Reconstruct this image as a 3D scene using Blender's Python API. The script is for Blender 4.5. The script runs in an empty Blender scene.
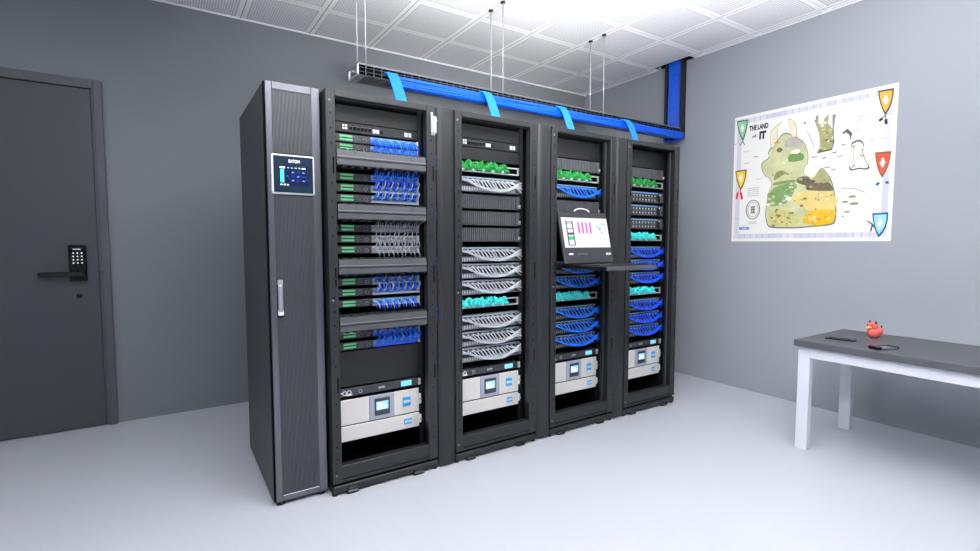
import bpy, math, random
from mathutils import Vector, Matrix
random.seed(7)
PI = math.pi
scene = bpy.context.scene
COL = scene.collection

# ------------------------------------------------------------------ helpers
def lin(c):
    c = c / 255.0
    return c / 12.92 if c <= 0.04045 else ((c + 0.055) / 1.055) ** 2.4

def rgb(r, g, b):
    return (lin(r), lin(g), lin(b), 1.0)

MATS = {}
def mat(name, col, rough=0.5, metal=0.0, emit=None, estr=0.0, spec=0.5, noise=None, bump=None):
    """procedural principled material; noise=(scale, amount) mottles the colour, bump=(scale, strength)"""
    m = bpy.data.materials.new(name)
    m.use_nodes = True
    nt = m.node_tree
    b = nt.nodes['Principled BSDF']
    b.inputs['Base Color'].default_value = col
    b.inputs['Roughness'].default_value = rough
    b.inputs['Metallic'].default_value = metal
    b.inputs['Specular IOR Level'].default_value = spec
    if emit:
        b.inputs['Emission Color'].default_value = emit
        b.inputs['Emission Strength'].default_value = estr
    if noise or bump:
        tc = nt.nodes.new('ShaderNodeTexCoord')
    if noise:
        n = nt.nodes.new('ShaderNodeTexNoise')
        n.inputs['Scale'].default_value = noise[0]
        n.inputs['Detail'].default_value = 4
        nt.links.new(tc.outputs['Object'], n.inputs['Vector'])
        mx = nt.nodes.new('ShaderNodeMix'); mx.data_type = 'RGBA'
        a = noise[1]
        mx.inputs[6].default_value = tuple(min(1, c * (1 - a)) for c in col[:3]) + (1,)
        mx.inputs[7].default_value = tuple(min(1, c * (1 + a)) for c in col[:3]) + (1,)
        nt.links.new(n.outputs['Fac'], mx.inputs[0])
        nt.links.new(mx.outputs[2], b.inputs['Base Color'])
    if bump:
        n2 = nt.nodes.new('ShaderNodeTexNoise')
        n2.inputs['Scale'].default_value = bump[0]
        nt.links.new(tc.outputs['Object'], n2.inputs['Vector'])
        bp = nt.nodes.new('ShaderNodeBump')
        bp.inputs['Strength'].default_value = bump[1]
        bp.inputs['Distance'].default_value = 0.002
        nt.links.new(n2.outputs['Fac'], bp.inputs['Height'])
        nt.links.new(bp.outputs['Normal'], b.inputs['Normal'])
    MATS[name] = m
    return m

class MB:
    """collects shapes and links them as ONE mesh object"""
    def __init__(s):
        s.v, s.f, s.m, s.smooth = [], [], [], []
        s.mats = []
    def _mi(s, m):
        m = MATS[m] if isinstance(m, str) else m
        if m not in s.mats: s.mats.append(m)
        return s.mats.index(m)
    def add(s, vs, fs, m, smooth=False):
        o = len(s.v); i = s._mi(m)
        s.v += [tuple(v) for v in vs]
        for f in fs:
            s.f.append(tuple(o + k for k in f)); s.m.append(i); s.smooth.append(smooth)
        return s
    def box(s, x0, x1, y0, y1, z0, z1, m, bev=0.0):
        if x0 > x1: x0, x1 = x1, x0
        if y0 > y1: y0, y1 = y1, y0
        if z0 > z1: z0, z1 = z1, z0
        if bev <= 0:
            vs = [(x, y, z) for z in (z0, z1) for y in (y0, y1) for x in (x0, x1)]
            fs = [(0, 2, 3, 1), (4, 5, 7, 6), (0, 1, 5, 4), (2, 6, 7, 3), (0, 4, 6, 2), (1, 3, 7, 5)]
            return s.add(vs, fs, m)
        b = min(bev, (x1 - x0) * .49, (y1 - y0) * .49, (z1 - z0) * .49)
        # chamfered box: vertices on three face groups
        vs, idx = [], {}
        def P(key, co):
            idx[key] = len(vs); vs.append(co)
        X, Y, Z = (x0, x1), (y0, y1), (z0, z1)
        for i in (0, 1):
            for j in (0, 1):
                for k in (0, 1):
                    sx, sy, sz = (1 if i == 0 else -1), (1 if j == 0 else -1), (1 if k == 0 else -1)
                    P(('x', i, j, k), (X[i], Y[j] + sy * b, Z[k] + sz * b))
                    P(('y', i, j, k), (X[i] + sx * b, Y[j], Z[k] + sz * b))
                    P(('z', i, j, k), (X[i] + sx * b, Y[j] + sy * b, Z[k]))
        fs = []
        q = lambda *ks: fs.append(tuple(idx[k] for k in ks))
        for i in (0, 1):
            q(('x', i, 0, 0), ('x', i, 1, 0), ('x', i, 1, 1), ('x', i, 0, 1))
            q(('y', 0, i, 0), ('y', 1, i, 0), ('y', 1, i, 1), ('y', 0, i, 1))
            q(('z', 0, 0, i), ('z', 1, 0, i), ('z', 1, 1, i), ('z', 0, 1, i))
            for j in (0, 1):
                q(('x', i, j, 0), ('x', i, j, 1), ('y', i, j, 1), ('y', i, j, 0))
                q(('x', i, 0, j), ('x', i, 1, j), ('z', i, 1, j), ('z', i, 0, j))
                q(('y', 0, i, j), ('y', 1, i, j), ('z', 1, i, j), ('z', 0, i, j))
                for k in (0, 1):
                    q(('x', i, j, k), ('y', i, j, k), ('z', i, j, k))
        return s.add(vs, fs, m)
    def tube(s, pts, r, m, n=6, r1=None, caps=True):
        pts = [Vector(p) for p in pts]
        k = len(pts)
        up = Vector((0.13, 0.21, 1)).normalized()
        vs, fs = [], []
        for i, p in enumerate(pts):
            t = (pts[min(i + 1, k - 1)] - pts[max(i - 1, 0)])
            t = t.normalized() if t.length > 1e-9 else Vector((0, 0, 1))
            a = t.cross(up)
            if a.length < 0.15: a = t.cross(Vector((1, 0.3, 0)))
            a.normalize(); c = t.cross(a)
            rr = r if r1 is None else r + (r1 - r) * i / max(1, k - 1)
            for j in range(n):
                w = 2 * PI * j / n
                vs.append(p + a * (rr * math.cos(w)) + c * (rr * math.sin(w)))
        for i in range(k - 1):
            for j in range(n):
                j2 = (j + 1) % n
                fs.append((i * n + j, i * n + j2, (i + 1) * n + j2, (i + 1) * n + j))
        if caps:
            fs.append(tuple(range(n - 1, -1, -1)))
            fs.append(tuple((k - 1) * n + j for j in range(n)))
        return s.add(vs, fs, m, smooth=True)
    def cyl(s, c, axis, r, h, m, n=16, r2=None):
        a = {'x': Vector((1, 0, 0)), 'y': Vector((0, 1, 0)), 'z': Vector((0, 0, 1))}[axis]
        c = Vector(c)
        return s.tube([c, c + a * h], r, m, n, r1=r2)
    def prism(s, poly, ax, a0, a1, m):
        """poly: 2D points in the two other axes (order x,y,z minus ax), extruded along ax"""
        def P(u, v, w):
            return {'x': (w, u, v), 'y': (u, w, v), 'z': (u, v, w)}[ax]
        n = len(poly)
        vs = [P(u, v, a0) for u, v in poly] + [P(u, v, a1) for u, v in poly]
        fs = [tuple(range(n - 1, -1, -1)), tuple(range(n, 2 * n))]
        for i in range(n):
            j = (i + 1) % n
            fs.append((i, j, n + j, n + i))
        return s.add(vs, fs, m)
    def ball(s, c, rx, ry, rz, m, nu=16, nv=10, fn=None):
        vs, fs = [], []
        for i in range(nv + 1):
            th = PI * i / nv
            for j in range(nu):
                ph = 2 * PI * j / nu
                p = Vector((math.sin(th) * math.cos(ph), math.sin(th) * math.sin(ph), math.cos(th)))
                if fn: p = fn(p)
                vs.append((c[0] + rx * p[0], c[1] + ry * p[1], c[2] + rz * p[2]))
        for i in range(nv):
            for j in range(nu):
                j2 = (j + 1) % nu
                fs.append((i * nu + j, (i + 1) * nu + j, (i + 1) * nu + j2, i * nu + j2))
        return s.add(vs, fs, m, smooth=True)
    def mesh(s, name):
        me = bpy.data.meshes.new(name)
        me.from_pydata(s.v, [], s.f)
        for m in s.mats: me.materials.append(m)
        me.polygons.foreach_set('material_index', s.m)
        me.polygons.foreach_set('use_smooth', s.smooth)
        me.validate(); me.update()
        import bmesh
        bm = bmesh.new(); bm.from_mesh(me)
        bmesh.ops.recalc_face_normals(bm, faces=bm.faces)
        bm.to_mesh(me); bm.free()
        return me
    def build(s, name, parent=None, loc=(0, 0, 0), label=None):
        o = bpy.data.objects.new(name, s.mesh(name))
        COL.objects.link(o)
        o.location = loc
        if parent: o.parent = parent
        if label: o['label'] = label
        return o

def tag(o, label, cat, group=None, kind=None):
    o['label'] = label; o['category'] = cat
    if group: o['group'] = group
    if kind: o['kind'] = kind
    return o

def thing(name, label, cat, loc=(0, 0, 0), group=None):
    o = bpy.data.objects.new(name, None)
    o.empty_display_size = 0.05
    COL.objects.link(o); o.location = loc
    return tag(o, label, cat, group)

def struct(name, mb, parent=None, loc=(0, 0, 0)):
    o = mb.build(name, parent, loc)
    if parent is None: o['kind'] = 'structure'
    return o

def copy_tree(o, parent=None):
    c = o.copy(); COL.objects.link(c)
    if parent is not None: c.parent = parent
    for ch in list(o.children): copy_tree(ch, c)
    return c

def place(proto, loc, label, group=None):
    """first use moves the prototype itself, later ones copy it with its parts"""
    if not proto.get('_used'):
        o = proto; proto['_used'] = 1
    else:
        o = copy_tree(proto)
    o.location = loc; o['label'] = label
    if group: o['group'] = group
    PLACED.append(o)
    return o
PLACED = []

_txt = {}
def text_mesh(body, width, height, m, facing, bold=0.0, depth=0.0006):
    """lettering as a mesh, centred on its origin, fitted to width x height"""
    cu = bpy.data.curves.new('lettering', 'FONT')
    cu.body = body; cu.align_x = 'CENTER'; cu.align_y = 'CENTER'
    cu.offset = bold
    cu.resolution_u = 3
    ob = bpy.data.objects.new('lettering', cu); COL.objects.link(ob)
    dg = bpy.context.evaluated_depsgraph_get()
    me = bpy.data.meshes.new_from_object(ob.evaluated_get(dg))
    bpy.data.objects.remove(ob); bpy.data.curves.remove(cu)
    xs = [v.co.x for v in me.vertices]; ys = [v.co.y for v in me.vertices]
    cx, cy = (min(xs) + max(xs)) / 2, (min(ys) + max(ys)) / 2
    sx = width / (max(xs) - min(xs)); sy = height / (max(ys) - min(ys))
    for v in me.vertices:
        a, b = (v.co.x - cx) * sx, (v.co.y - cy) * sy
        v.co = {'-y': (a, 0, b), '-x': (0, -a, b), 'z': (a, b, 0)}[facing]
    me.materials.clear(); me.materials.append(MATS[m])
    return me

def text(body, width, height, m, facing, loc, parent=None, bold=0.0, name='lettering'):
    o = bpy.data.objects.new(name, text_mesh(body, width, height, m, facing, bold))
    COL.objects.link(o); o.location = loc
    if parent: o.parent = parent
    return o

def bez(p0, p1, p2, p3, n=10):
    p0, p1, p2, p3 = map(Vector, (p0, p1, p2, p3)); o = []
    for i in range(n + 1):
        t = i / n; u = 1 - t
        o.append(u**3 * p0 + 3 * u * u * t * p1 + 3 * u * t * t * p2 + t**3 * p3)
    return o

# ------------------------------------------------------------------ materials
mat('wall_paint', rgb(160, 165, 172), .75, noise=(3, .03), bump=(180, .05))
mat('wall_paint_shaded', rgb(124, 129, 134), .75, noise=(3, .03), bump=(180, .05))  # same wall paint, with the back wall's shade put into the colour
mat('floor_resin', rgb(191, 194, 202), .38, noise=(1.2, .02), bump=(60, .015))
mat('plain_white', rgb(236, 237, 240), .6)
mat('rack_paint', rgb(36, 38, 40), .42, noise=(9, .06), bump=(400, .04))
mat('rack_inside', rgb(17, 17, 19), .6, noise=(9, .1))  # near black: the shade inside the racks is put into this colour
mat('slot_black', rgb(6, 6, 7), .85, spec=.1)
mat('strip_pale', rgb(150, 172, 188), .4)
mat('panel_dark', rgb(24, 25, 27), .5, noise=(14, .08))
mat('cover_grey', rgb(80, 82, 86), .42, noise=(10, .04))
mat('switch_face', rgb(56, 58, 62), .45, noise=(20, .06))
mat('side_sheet', rgb(60, 63, 66), .5, noise=(6, .05), bump=(300, .04))
mat('steel_trim', rgb(118, 119, 126), .3, .9, noise=(5, .12))
mat('steel_bright', rgb(205, 206, 214), .28, .8, noise=(30, .1))
mat('grille_rib', rgb(84, 87, 90), .42, .4, noise=(60, .15))
mat('grille_back', rgb(18, 19, 20), .7)
mat('bezel_white', rgb(235, 238, 242), .35)
mat('glass_navy', rgb(10, 40, 60), .12)
mat('lcd_navy', rgb(6, 16, 52), .2, emit=rgb(4, 14, 60), estr=.5)
mat('lcd_blue', rgb(40, 90, 190), .3, emit=rgb(40, 100, 220), estr=.7)
mat('lcd_cyan', rgb(70, 220, 240), .3, emit=rgb(60, 220, 245), estr=.9)
mat('lcd_white', rgb(240, 244, 250), .3, emit=rgb(235, 242, 255), estr=.9)
mat('lcd_pale', rgb(150, 195, 220), .3, emit=rgb(130, 195, 235), estr=.55)
mat('mark_white', rgb(240, 240, 242), .5)
mat('lamp_white', rgb(220, 220, 224), .4, emit=rgb(240, 245, 255), estr=.35)
mat('lamp_green', rgb(96, 180, 124), .4, emit=rgb(90, 190, 125), estr=.3)
mat('ear_silver', rgb(188, 190, 194), .3, .6, noise=(80, .15))
mat('plug_white', rgb(190, 195, 204), .4)
mat('plug_grey', rgb(128, 130, 134), .45)
mat('strip_blue', rgb(96, 156, 200), .4)
mat('cord_white', rgb(188, 192, 199), .4)
mat('cord_grey', rgb(160, 164, 170), .4)
mat('cord_blue', rgb(28, 122, 252), .35)
mat('cord_azure', rgb(36, 152, 255), .35)
mat('cord_royal', rgb(30, 88, 250), .35)
mat('cord_green', rgb(34, 152, 68), .4, noise=(90, .35))
mat('cord_teal', rgb(70, 250, 240), .4, noise=(90, .25))
mat('run_blue', rgb(20, 104, 240), .35, noise=(25, .12))
mat('drop_azure', rgb(16, 146, 250), .35)
mat('ups_bezel', rgb(214, 211, 206), .45, noise=(120, .05), bump=(220, .25))
mat('ups_module', rgb(160, 165, 182), .4)
mat('badge_blue', rgb(36, 166, 236), .35)
mat('pdu_face', rgb(70, 72, 76), .35, .4, noise=(6, .3))
mat('tray_grey', rgb(112, 115, 120), .4, .2)
mat('frame_pale', rgb(160, 162, 166), .4)
mat('screw_grey', rgb(120, 122, 126), .4, .3)
mat('tray_wire', rgb(84, 86, 90), .45, .3)
mat('rod_grey', rgb(176, 178, 184), .35, .4)
mat('black_plastic', rgb(8, 8, 9), .35)
mat('black_gloss', rgb(9, 9, 11), .15)
mat('black_rail', rgb(24, 25, 28), .45)
mat('door_leaf', rgb(66, 70, 74), .5, noise=(3, .03), bump=(200, .03))
mat('door_casing', rgb(80, 84, 88), .5, noise=(3, .03))
mat('table_top', rgb(82, 84, 88), .45, noise=(50, .08))
mat('table_white', rgb(214, 217, 226), .42, noise=(8, .015))
mat('duck_red', rgb(242, 104, 96), .35)
mat('duck_yellow', rgb(250, 206, 60), .4)
mat('silver_gloss', rgb(200, 202, 206), .15, .7)
mat('smoke_grey', rgb(92, 95, 100), .2)
mat('screen_white', rgb(216, 213, 220), .3, emit=rgb(245, 242, 250), estr=.3)
mat('screen_pink', rgb(196, 70, 170), .3, emit=rgb(200, 80, 175), estr=.3)
mat('screen_grey', rgb(70, 72, 80), .3, emit=rgb(90, 92, 100), estr=.05)
mat('screen_mint', rgb(50, 200, 130), .3, emit=rgb(60, 205, 140), estr=.3)
# printed map inks
def ink(n, r, g, b, a=.14, sc=16): return mat(n, rgb(r, g, b), .6, noise=(sc, a))
ink('paper', 240, 239, 232, .015, 6); ink('paper_cream', 246, 243, 236, .02, 6); ink('map_band', 212, 213, 224, .12, 40)
ink('ink_line', 96, 92, 84, .2, 30); ink('ink_soft', 140, 140, 142); ink('ink_black', 34, 33, 36)
ink('ink_sage', 206, 208, 160, .3, 8); ink('ink_horn', 236, 226, 196); ink('ink_meadow', 118, 158, 84)
ink('ink_pale', 246, 244, 236, .02); ink('ink_brow', 190, 180, 172, .2); ink('ink_orange', 214, 164, 84); ink('ink_brown', 140, 118, 92)
ink('ink_olive', 172, 168, 116, .3, 34); ink('ink_forest', 130, 170, 106, .45, 14); ink('ink_dark', 118, 106, 84, .35, 40)
ink('ink_straw', 234, 208, 130, .22, 12); ink('ink_gold', 248, 190, 24, .14, 40); ink('ink_lime', 208, 202, 132, .32, 18)
ink('ink_moss', 148, 150, 96, .4, 45)
ink('shield_green', 150, 212, 162); ink('shield_green_rim', 40, 118, 84); ink('shield_yellow', 250, 214, 50); ink('shield_brown_rim', 134, 70, 40)
ink('shield_orange', 244, 176, 60); ink('shield_dark_rim', 84, 74, 70); ink('shield_red', 236, 84, 56); ink('shield_olive_rim', 130, 104, 48)
ink('shield_blue', 152, 216, 236); ink('shield_blue_rim', 32, 92, 130); ink('tassel_red', 222, 48, 38); ink('brand_blue', 20, 120, 210)

# ceiling: perforated metal tiles with a plain margin and a fine joint, laid out in room metres
def ceiling_material():
    m = bpy.data.materials.new('ceiling_tile'); m.use_nodes = True
    nt = m.node_tree; N = nt.nodes; L = nt.links
    b = N['Principled BSDF']; b.inputs['Roughness'].default_value = .55
    tc = N.new('ShaderNodeTexCoord'); sp = N.new('ShaderNodeSeparateXYZ')
    L.new(tc.outputs['Object'], sp.inputs[0])
    def M(op, a, c=None, d=None):
        n = N.new('ShaderNodeMath'); n.operation = op
        for i, x in enumerate((a, c, d)):
            if x is None: continue
            if isinstance(x, (int, float)): n.inputs[i].default_value = x
            else: L.new(x, n.inputs[i])
        return n.outputs[0]
    P = .5065
    def edge(out, off):
        f = M('FRACT', M('DIVIDE', M('SUBTRACT', out, off), P))
        return M('MULTIPLY', M('MINIMUM', f, M('SUBTRACT', 1.0, f)), P)      # metres to the nearest joint
    ex, ey = edge(sp.outputs[0], 1.3), edge(sp.outputs[1], -.135)
    e = M('MINIMUM', ex, ey)
    joint = M('LESS_THAN', ex, .0028)
    joint2 = M('MULTIPLY', M('LESS_THAN', ey, .0022), .45)
    joint = M('MAXIMUM', joint, joint2)
    margin = M('LESS_THAN', e, .036)
    groove = M('MULTIPLY', M('GREATER_THAN', e, .036), M('LESS_THAN', e, .042))
    def dots(out):
        f = M('FRACT', M('DIVIDE', out, .0169)); f = M('SUBTRACT', f, .5); return M('MULTIPLY', f, f)
    dd = M('ADD', dots(sp.outputs[0]), dots(sp.outputs[1]))
    hole = M('MULTIPLY', M('LESS_THAN', dd, .085), M('SUBTRACT', 1.0, margin))
    def mix(fac, A, B):
        n = N.new('ShaderNodeMix'); n.data_type = 'RGBA'; L.new(fac, n.inputs[0])
        for i, x in ((6, A), (7, B)):
            if isinstance(x, tuple): n.inputs[i].default_value = x
            else: L.new(x, n.inputs[i])
        return n.outputs[2]
    c = mix(margin, rgb(240, 240, 244), rgb(253, 253, 254))
    c = mix(groove, c, rgb(206, 206, 212))
    c = mix(hole, c, rgb(182, 182, 187))
    c = mix(joint, c, rgb(120, 121, 126))
    L.new(c, b.inputs['Base Color'])
    MATS['ceiling_tile'] = m
ceiling_material()

# map border: pale lavender blocks like a printed scale bar
def band_material():
    m = MATS['map_band']; nt = m.node_tree; N = nt.nodes; L = nt.links
    b = N['Principled BSDF']
    ck = N.new('ShaderNodeTexBrick'); tc = N.new('ShaderNodeTexCoord'); mp = N.new('ShaderNodeMapping')
    mp.inputs['Rotation'].default_value = (0, -PI / 2, PI / 2)
    L.new(tc.outputs['Object'], mp.inputs[0]); L.new(mp.outputs[0], ck.inputs['Vector'])
    ck.offset = 0; ck.inputs['Row Height'].default_value = 3.0; ck.inputs['Brick Width'].default_value = .45
    ck.inputs['Scale'].default_value = 9
    ck.inputs['Color1'].default_value = rgb(204, 204, 214); ck.inputs['Color2'].default_value = rgb(222, 222, 228)
    ck.inputs['Mortar'].default_value = rgb(190, 191, 206); ck.inputs['Mortar Size'].default_value = .03
    L.new(ck.outputs['Color'], b.inputs['Base Color'])
band_material()

# ------------------------------------------------------------------ the room
XR, YB, ZC = 3.391, 1.886, 2.974
XL, YF = -2.9, -4.6
T = .12
struct('floor', MB().box(XL - T, XR + T, YF - T, YB + T, -.1, 0, 'floor_resin'))
struct('wall_back', MB().box(XL - T, XR + T, YB, YB + T, 0, ZC + .3, 'wall_paint_shaded'))
struct('wall_right', MB().box(XR, XR + T, YF - T, YB, 0, ZC + .3, 'wall_paint'))
struct('wall_left', MB().box(XL - T, XL, YF - T, YB, 0, ZC + .3, 'wall_paint'))
struct('wall_front', MB().box(XL, XR, YF - T, YF, 0, ZC + .3, 'wall_paint'))
HX, HY0, HY1 = 3.322, .46, .83                  # opening for the cable riser
cm = MB()
cm.box(XL, HX, YF, YB, ZC, ZC + .03, 'ceiling_tile')
cm.box(HX, XR, YF, HY0, ZC, ZC + .03, 'ceiling_tile')
cm.box(HX, XR, HY1, YB, ZC, ZC + .03, 'ceiling_tile')
ce = struct('ceiling', cm)
# black sheets standing in for shade inside the opening, and the plain edge angle where the tiles meet the walls
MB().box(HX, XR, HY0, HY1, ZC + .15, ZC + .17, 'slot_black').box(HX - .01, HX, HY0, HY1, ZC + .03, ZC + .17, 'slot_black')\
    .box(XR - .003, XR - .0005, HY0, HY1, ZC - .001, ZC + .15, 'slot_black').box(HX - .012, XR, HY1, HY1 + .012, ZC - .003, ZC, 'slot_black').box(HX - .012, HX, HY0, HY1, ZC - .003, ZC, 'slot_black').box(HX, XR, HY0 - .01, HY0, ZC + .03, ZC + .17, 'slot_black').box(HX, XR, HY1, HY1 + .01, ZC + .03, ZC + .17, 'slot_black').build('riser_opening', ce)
struct('trim_1', MB().box(XL, XR, YB - .012, YB, ZC - .007, ZC, 'plain_white'))
struct('trim_2', MB().box(XR - .012, XR, YF, HY0, ZC - .007, ZC, 'plain_white').box(XR - .012, XR, HY1, YB - .012, ZC - .007, ZC, 'plain_white'))

# door in the back wall
DX0, DX1, DZ = -2.04, -1.142, 2.292
d = struct('door_1', MB().box(DX0 + .004, DX1 - .004, YB - .022, YB - .001, .006, DZ - .005, 'door_leaf', .002))
c = MB().box(DX1, DX1 + .012, YB - .02, YB - .001, 0, DZ, 'door_casing').box(DX1 + .012, DX1 + .06, YB - .032, YB - .001, 0, DZ + .058, 'door_casing', .003)
c.box(DX0 - .06, DX0, YB - .032, YB - .001, 0, DZ + .058, 'door_casing', .003).box(DX0, DX1 + .012, YB - .032, YB - .001, DZ, DZ + .058, 'door_casing', .003)
c.build('door_frame', d)
lp = MB().box(-1.300, -1.207, YB - .043, YB - .022, 1.012, 1.253, 'black_gloss', .004).build('lock_plate', d, label='black electronic lock plate with white keypad')
kb = MB()
for i in range(3):
    for j in range(4):
        kb.box(-1.279 + i * .022, -1.271 + i * .022, YB - .0437, YB - .043, 1.129 + j * .022, 1.137 + j * .022, 'lamp_white')
kb.box(-1.276, -1.236, YB - .0437, YB - .043, 1.222, 1.227, 'lamp_white')
kb.build('keypad', lp)
MB().cyl((-1.236, YB - .085, 1.06), 'y', .02, .045, 'black_plastic', 16).box(-1.452, -1.215, YB - .098, YB - .078, 1.044, 1.078, 'black_plastic', .006).build('door_handle', d)
MB().cyl((-1.256, YB - .03, .913), 'y', .016, .009, 'black_rail', 14).build('keyhole_cover', d)
MB().box(DX1 - .004, DX1 + .03, YB - .0335, YB - .032, 1.05, 1.078, 'door_leaf').build('strike_plate', d)
# ------------------------------------------------------------------ server racks
RX = [.176 + .70 * k for k in range(4)]          # centre line of each rack's equipment
def post_mb(x0, x1, screws=False):
    p = MB().box(x0, x1, 0, .045, .062, 1.999, 'rack_paint', .002)
    xc = (x0 + x1) / 2
    e = -.0006
    for z in (1.885, 1.815, 1.745, 1.555, 1.47, 1.39, 1.30, 1.0, .93, .86, .76, .66, .47, .36, .25, .19):
        p.box(xc - .0035, xc + .0035, e, .001, z - .0045, z + .0045, 'slot_black')
    for za, zb in ((1.60, 1.68), (1.05, 1.088), (1.096, 1.145), (.525, .60)):
        p.box(xc + .006, xc + .014, e, .001, za, zb, 'slot_black')
    for z in (1.945, .985, .105) if screws else ():
        p.cyl((xc - .006, -.003, z), 'y', .0062, .003, 'screw_grey', 10)
    return p

def make_rack():
    t = thing('server_rack', '', 'server rack', (0, 0, 0), 'server racks in the row')
    post_mb(-.286, -.241, True).build('front_post', t)
    post_mb(.242, .297).build('front_post', t)
    MB().box(-.241, .242, 0, .05, 1.968, 1.999, 'rack_paint', .002).box(-.286, .297, .046, .86, 1.985, 1.998, 'rack_paint')\
        .box(-.241, .242, .004, .01, 1.962, 1.968, 'slot_black').build('top_panel', t)
    b = MB().box(-.241, .242, .004, .05, .062, .147, 'rack_paint', .002).box(-.241, .242, .0025, .004, .079, .0825, 'slot_black')
    b.box(-.28, .29, .012, .86, .048, .064, 'slot_black')
    b.build('bottom_beam', t)
    pl = MB().box(-.286, .297, 0, .06, .014, .049, 'rack_paint', .003)
    for x in (-.155, -.135, .125, .145):
        pl.cyl((x, -.001, .032), 'y', .0045, .002, 'slot_black', 8)
    pl.build('plinth', t)
    for s, x0, x1 in ((0, -.286, -.28), (1, .291, .297)):
        MB().box(x0, x1, .045, .86, .014, 1.985, 'rack_paint').box(*((-.28, -.278) if s == 0 else (.289, .291)), .045, .86, .065, 1.985, 'rack_inside').build('side_panel', t)
    MB().box(-.286, .297, .86, .87, .014, 1.998, 'rack_paint').box(-.278, .289, .855, .86, .065, 1.985, 'rack_inside').build('back_panel', t)
    for x0, x1 in ((-.262, -.236), (.236, .262)):
        MB().box(x0, x1, .10, .125, .066, 1.984, 'rack_inside').build('mounting_rail', t)
    for x in (-.19, .175):
        MB().box(x - .032, x + .032, -.014, .05, .0, .02, 'black_plastic', .007).box(x - .02, x + .02, -.004, .04, .02, .028, 'black_plastic', .003).build('levelling_foot', t)
    for x in (-.274, .285):
        MB().cyl((x, .018, 0), 'z', .015, .02, 'black_plastic', 12).build('corner_foot', t)
        MB().cyl((x, .82, 0), 'z', .013, .02, 'black_plastic', 12).build('corner_foot', t)
    return t
rack = make_rack()
RL = ['open black server rack right beside the silver-fronted cooling cabinet, grey cable bars across it',
      'open black server rack filled with white patch cords, second from the cooling cabinet',
      'open black server rack with the tilted monitor pulled out in front',
      'open black server rack at the end of the row, nearest the wall map']
RACKS = []
for k in range(4):
    r = rack if k == 0 else copy_tree(rack)
    r.location = (RX[k], 0, 0); r['label'] = RL[k]; RACKS.append(r)
# door keeper on the first rack's post, light guide rails inside the two far racks
lk = MB().box(.264, .297, -.014, .0, 1.852, 1.943, 'frame_pale', .004).cyl((.268, -.008, 1.94), 'z', .007, .02, 'ear_silver', 10)
lk.box(.267, .279, -.0175, -.016, 1.915, 1.924, 'mark_white').box(.284, .295, -.0175, -.016, 1.915, 1.924, 'mark_white')
lk.box(.27, .293, -.0165, -.016, 1.86, 1.905, 'steel_bright').box(.266, .272, -.013, -.002, 1.84, 1.85, 'ear_silver').box(.279, .285, -.013, -.002, 1.84, 1.85, 'ear_silver')
lk.build('door_keeper', RACKS[0], label='silver door keeper')
for k in (2, 3):
    MB().box(.222, .228, .03, .05, .15, 1.96, 'cover_grey' if k == 3 else 'side_sheet').box(.212, .222, .036, .05, .15, 1.96, 'rack_inside').build('guide_rail', RACKS[k], label='lighter metal guide rail')

# smooth cable-duct doors between the racks
def make_duct():
    t = thing('cable_duct', '', 'cable duct', (0, 0, 0), 'cable ducts between the racks')
    n = 10
    poly = [(.054, .06)] + [(-.054 + .108 * (1 - i / n), .012 * (2 * (1 - i / n) - 1) ** 4 - .002) for i in range(n + 1)] + [(-.054, .06)]
    c = MB().prism(poly, 'z', .012, 1.996, 'rack_paint')
    c.build('door', t)
    f = [(.06, .01), (.03, .01)]
    for z in range(30):
        f += [(.03, .03 + z * .066), (.014, .03 + z * .066), (.014, .05 + z * .066), (.03, .05 + z * .066)]
    f += [(.03, 1.99), (.06, 1.99)]
    MB().prism(f, 'x', -.064, -.055, 'slot_black').build('finger_strip', t)
    MB().box(-.06, .06, .06, .8, .012, 1.99, 'rack_inside').build('body', t)
    return t
duct = make_duct()
DL = ['smooth grey cable duct door standing between the cooler-side rack and the white-cabled rack',
      'smooth dark cable duct door between the white-cabled rack and the rack with the monitor',
      'narrow dark cable duct door between the monitor rack and the rack nearest the map']
for k in range(3):
    o = duct if k == 0 else copy_tree(duct)
    o.location = (RX[k] + .3605, .001, 0); o['label'] = DL[k]
for z, w in ((1.70, 'uppermost, level with the first grey cable bar'), (1.425, 'level with the second grey cable bar'), (1.15, 'level with the third grey cable bar'), (.87, 'lowest, level with the fourth grey cable bar')):
    b = thing('cord_loop', 'blue cord loop in slit beside rack post, ' + w, 'cord', (RX[0] + .301, .012, z), 'blue cords in the slit')
    for i, (dz, h) in enumerate(((-.028, .02), (.0, .026), (.03, .014))):
        MB().tube([(0, 0.01, dz - h / 2), (.0, -.002, dz - h / 4), (.0, -.002, dz + h / 4), (0, .01, dz + h / 2)], .0042, 'cord_blue', 6).build('cord', b)

# ------------------------------------------------------------------ cooling cabinet
cx0, cx1, cyf = -.372, -.122, .06
t = thing('cooling_cabinet', 'narrow tall cooling cabinet with brushed silver door, grille and touch display', 'cooling cabinet', ((cx0 + cx1) / 2, cyf, 0))
ox = (cx0 + cx1) / 2
X = lambda x: x - ox
Y = lambda y: y - cyf
MB().box(X(cx0), X(cx1), Y(.09), Y(.874), .012, 2.003, 'side_sheet', .003).build('body', t)
MB().box(X(cx0 + .001), X(cx1), Y(.068), Y(.09), .018, 2.004, 'slot_black').build('door_gasket', t)
df = MB()
fx0, fx1 = X(-.364), X(cx1)
for a in ((fx0, X(-.335), .02, 2.006), (X(-.162), fx1, .02, 2.006)):
    df.box(a[0], a[1], 0, Y(.0685), a[2], a[3], 'steel_trim', .002)
df.box(X(-.335), X(-.162), 0, Y(.0685), 1.972, 2.006, 'steel_trim', .002)
df.box(X(-.335), X(-.162), 0, Y(.0685), .02, .049, 'steel_trim', .002)
df.build('door_frame', t)
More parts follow.
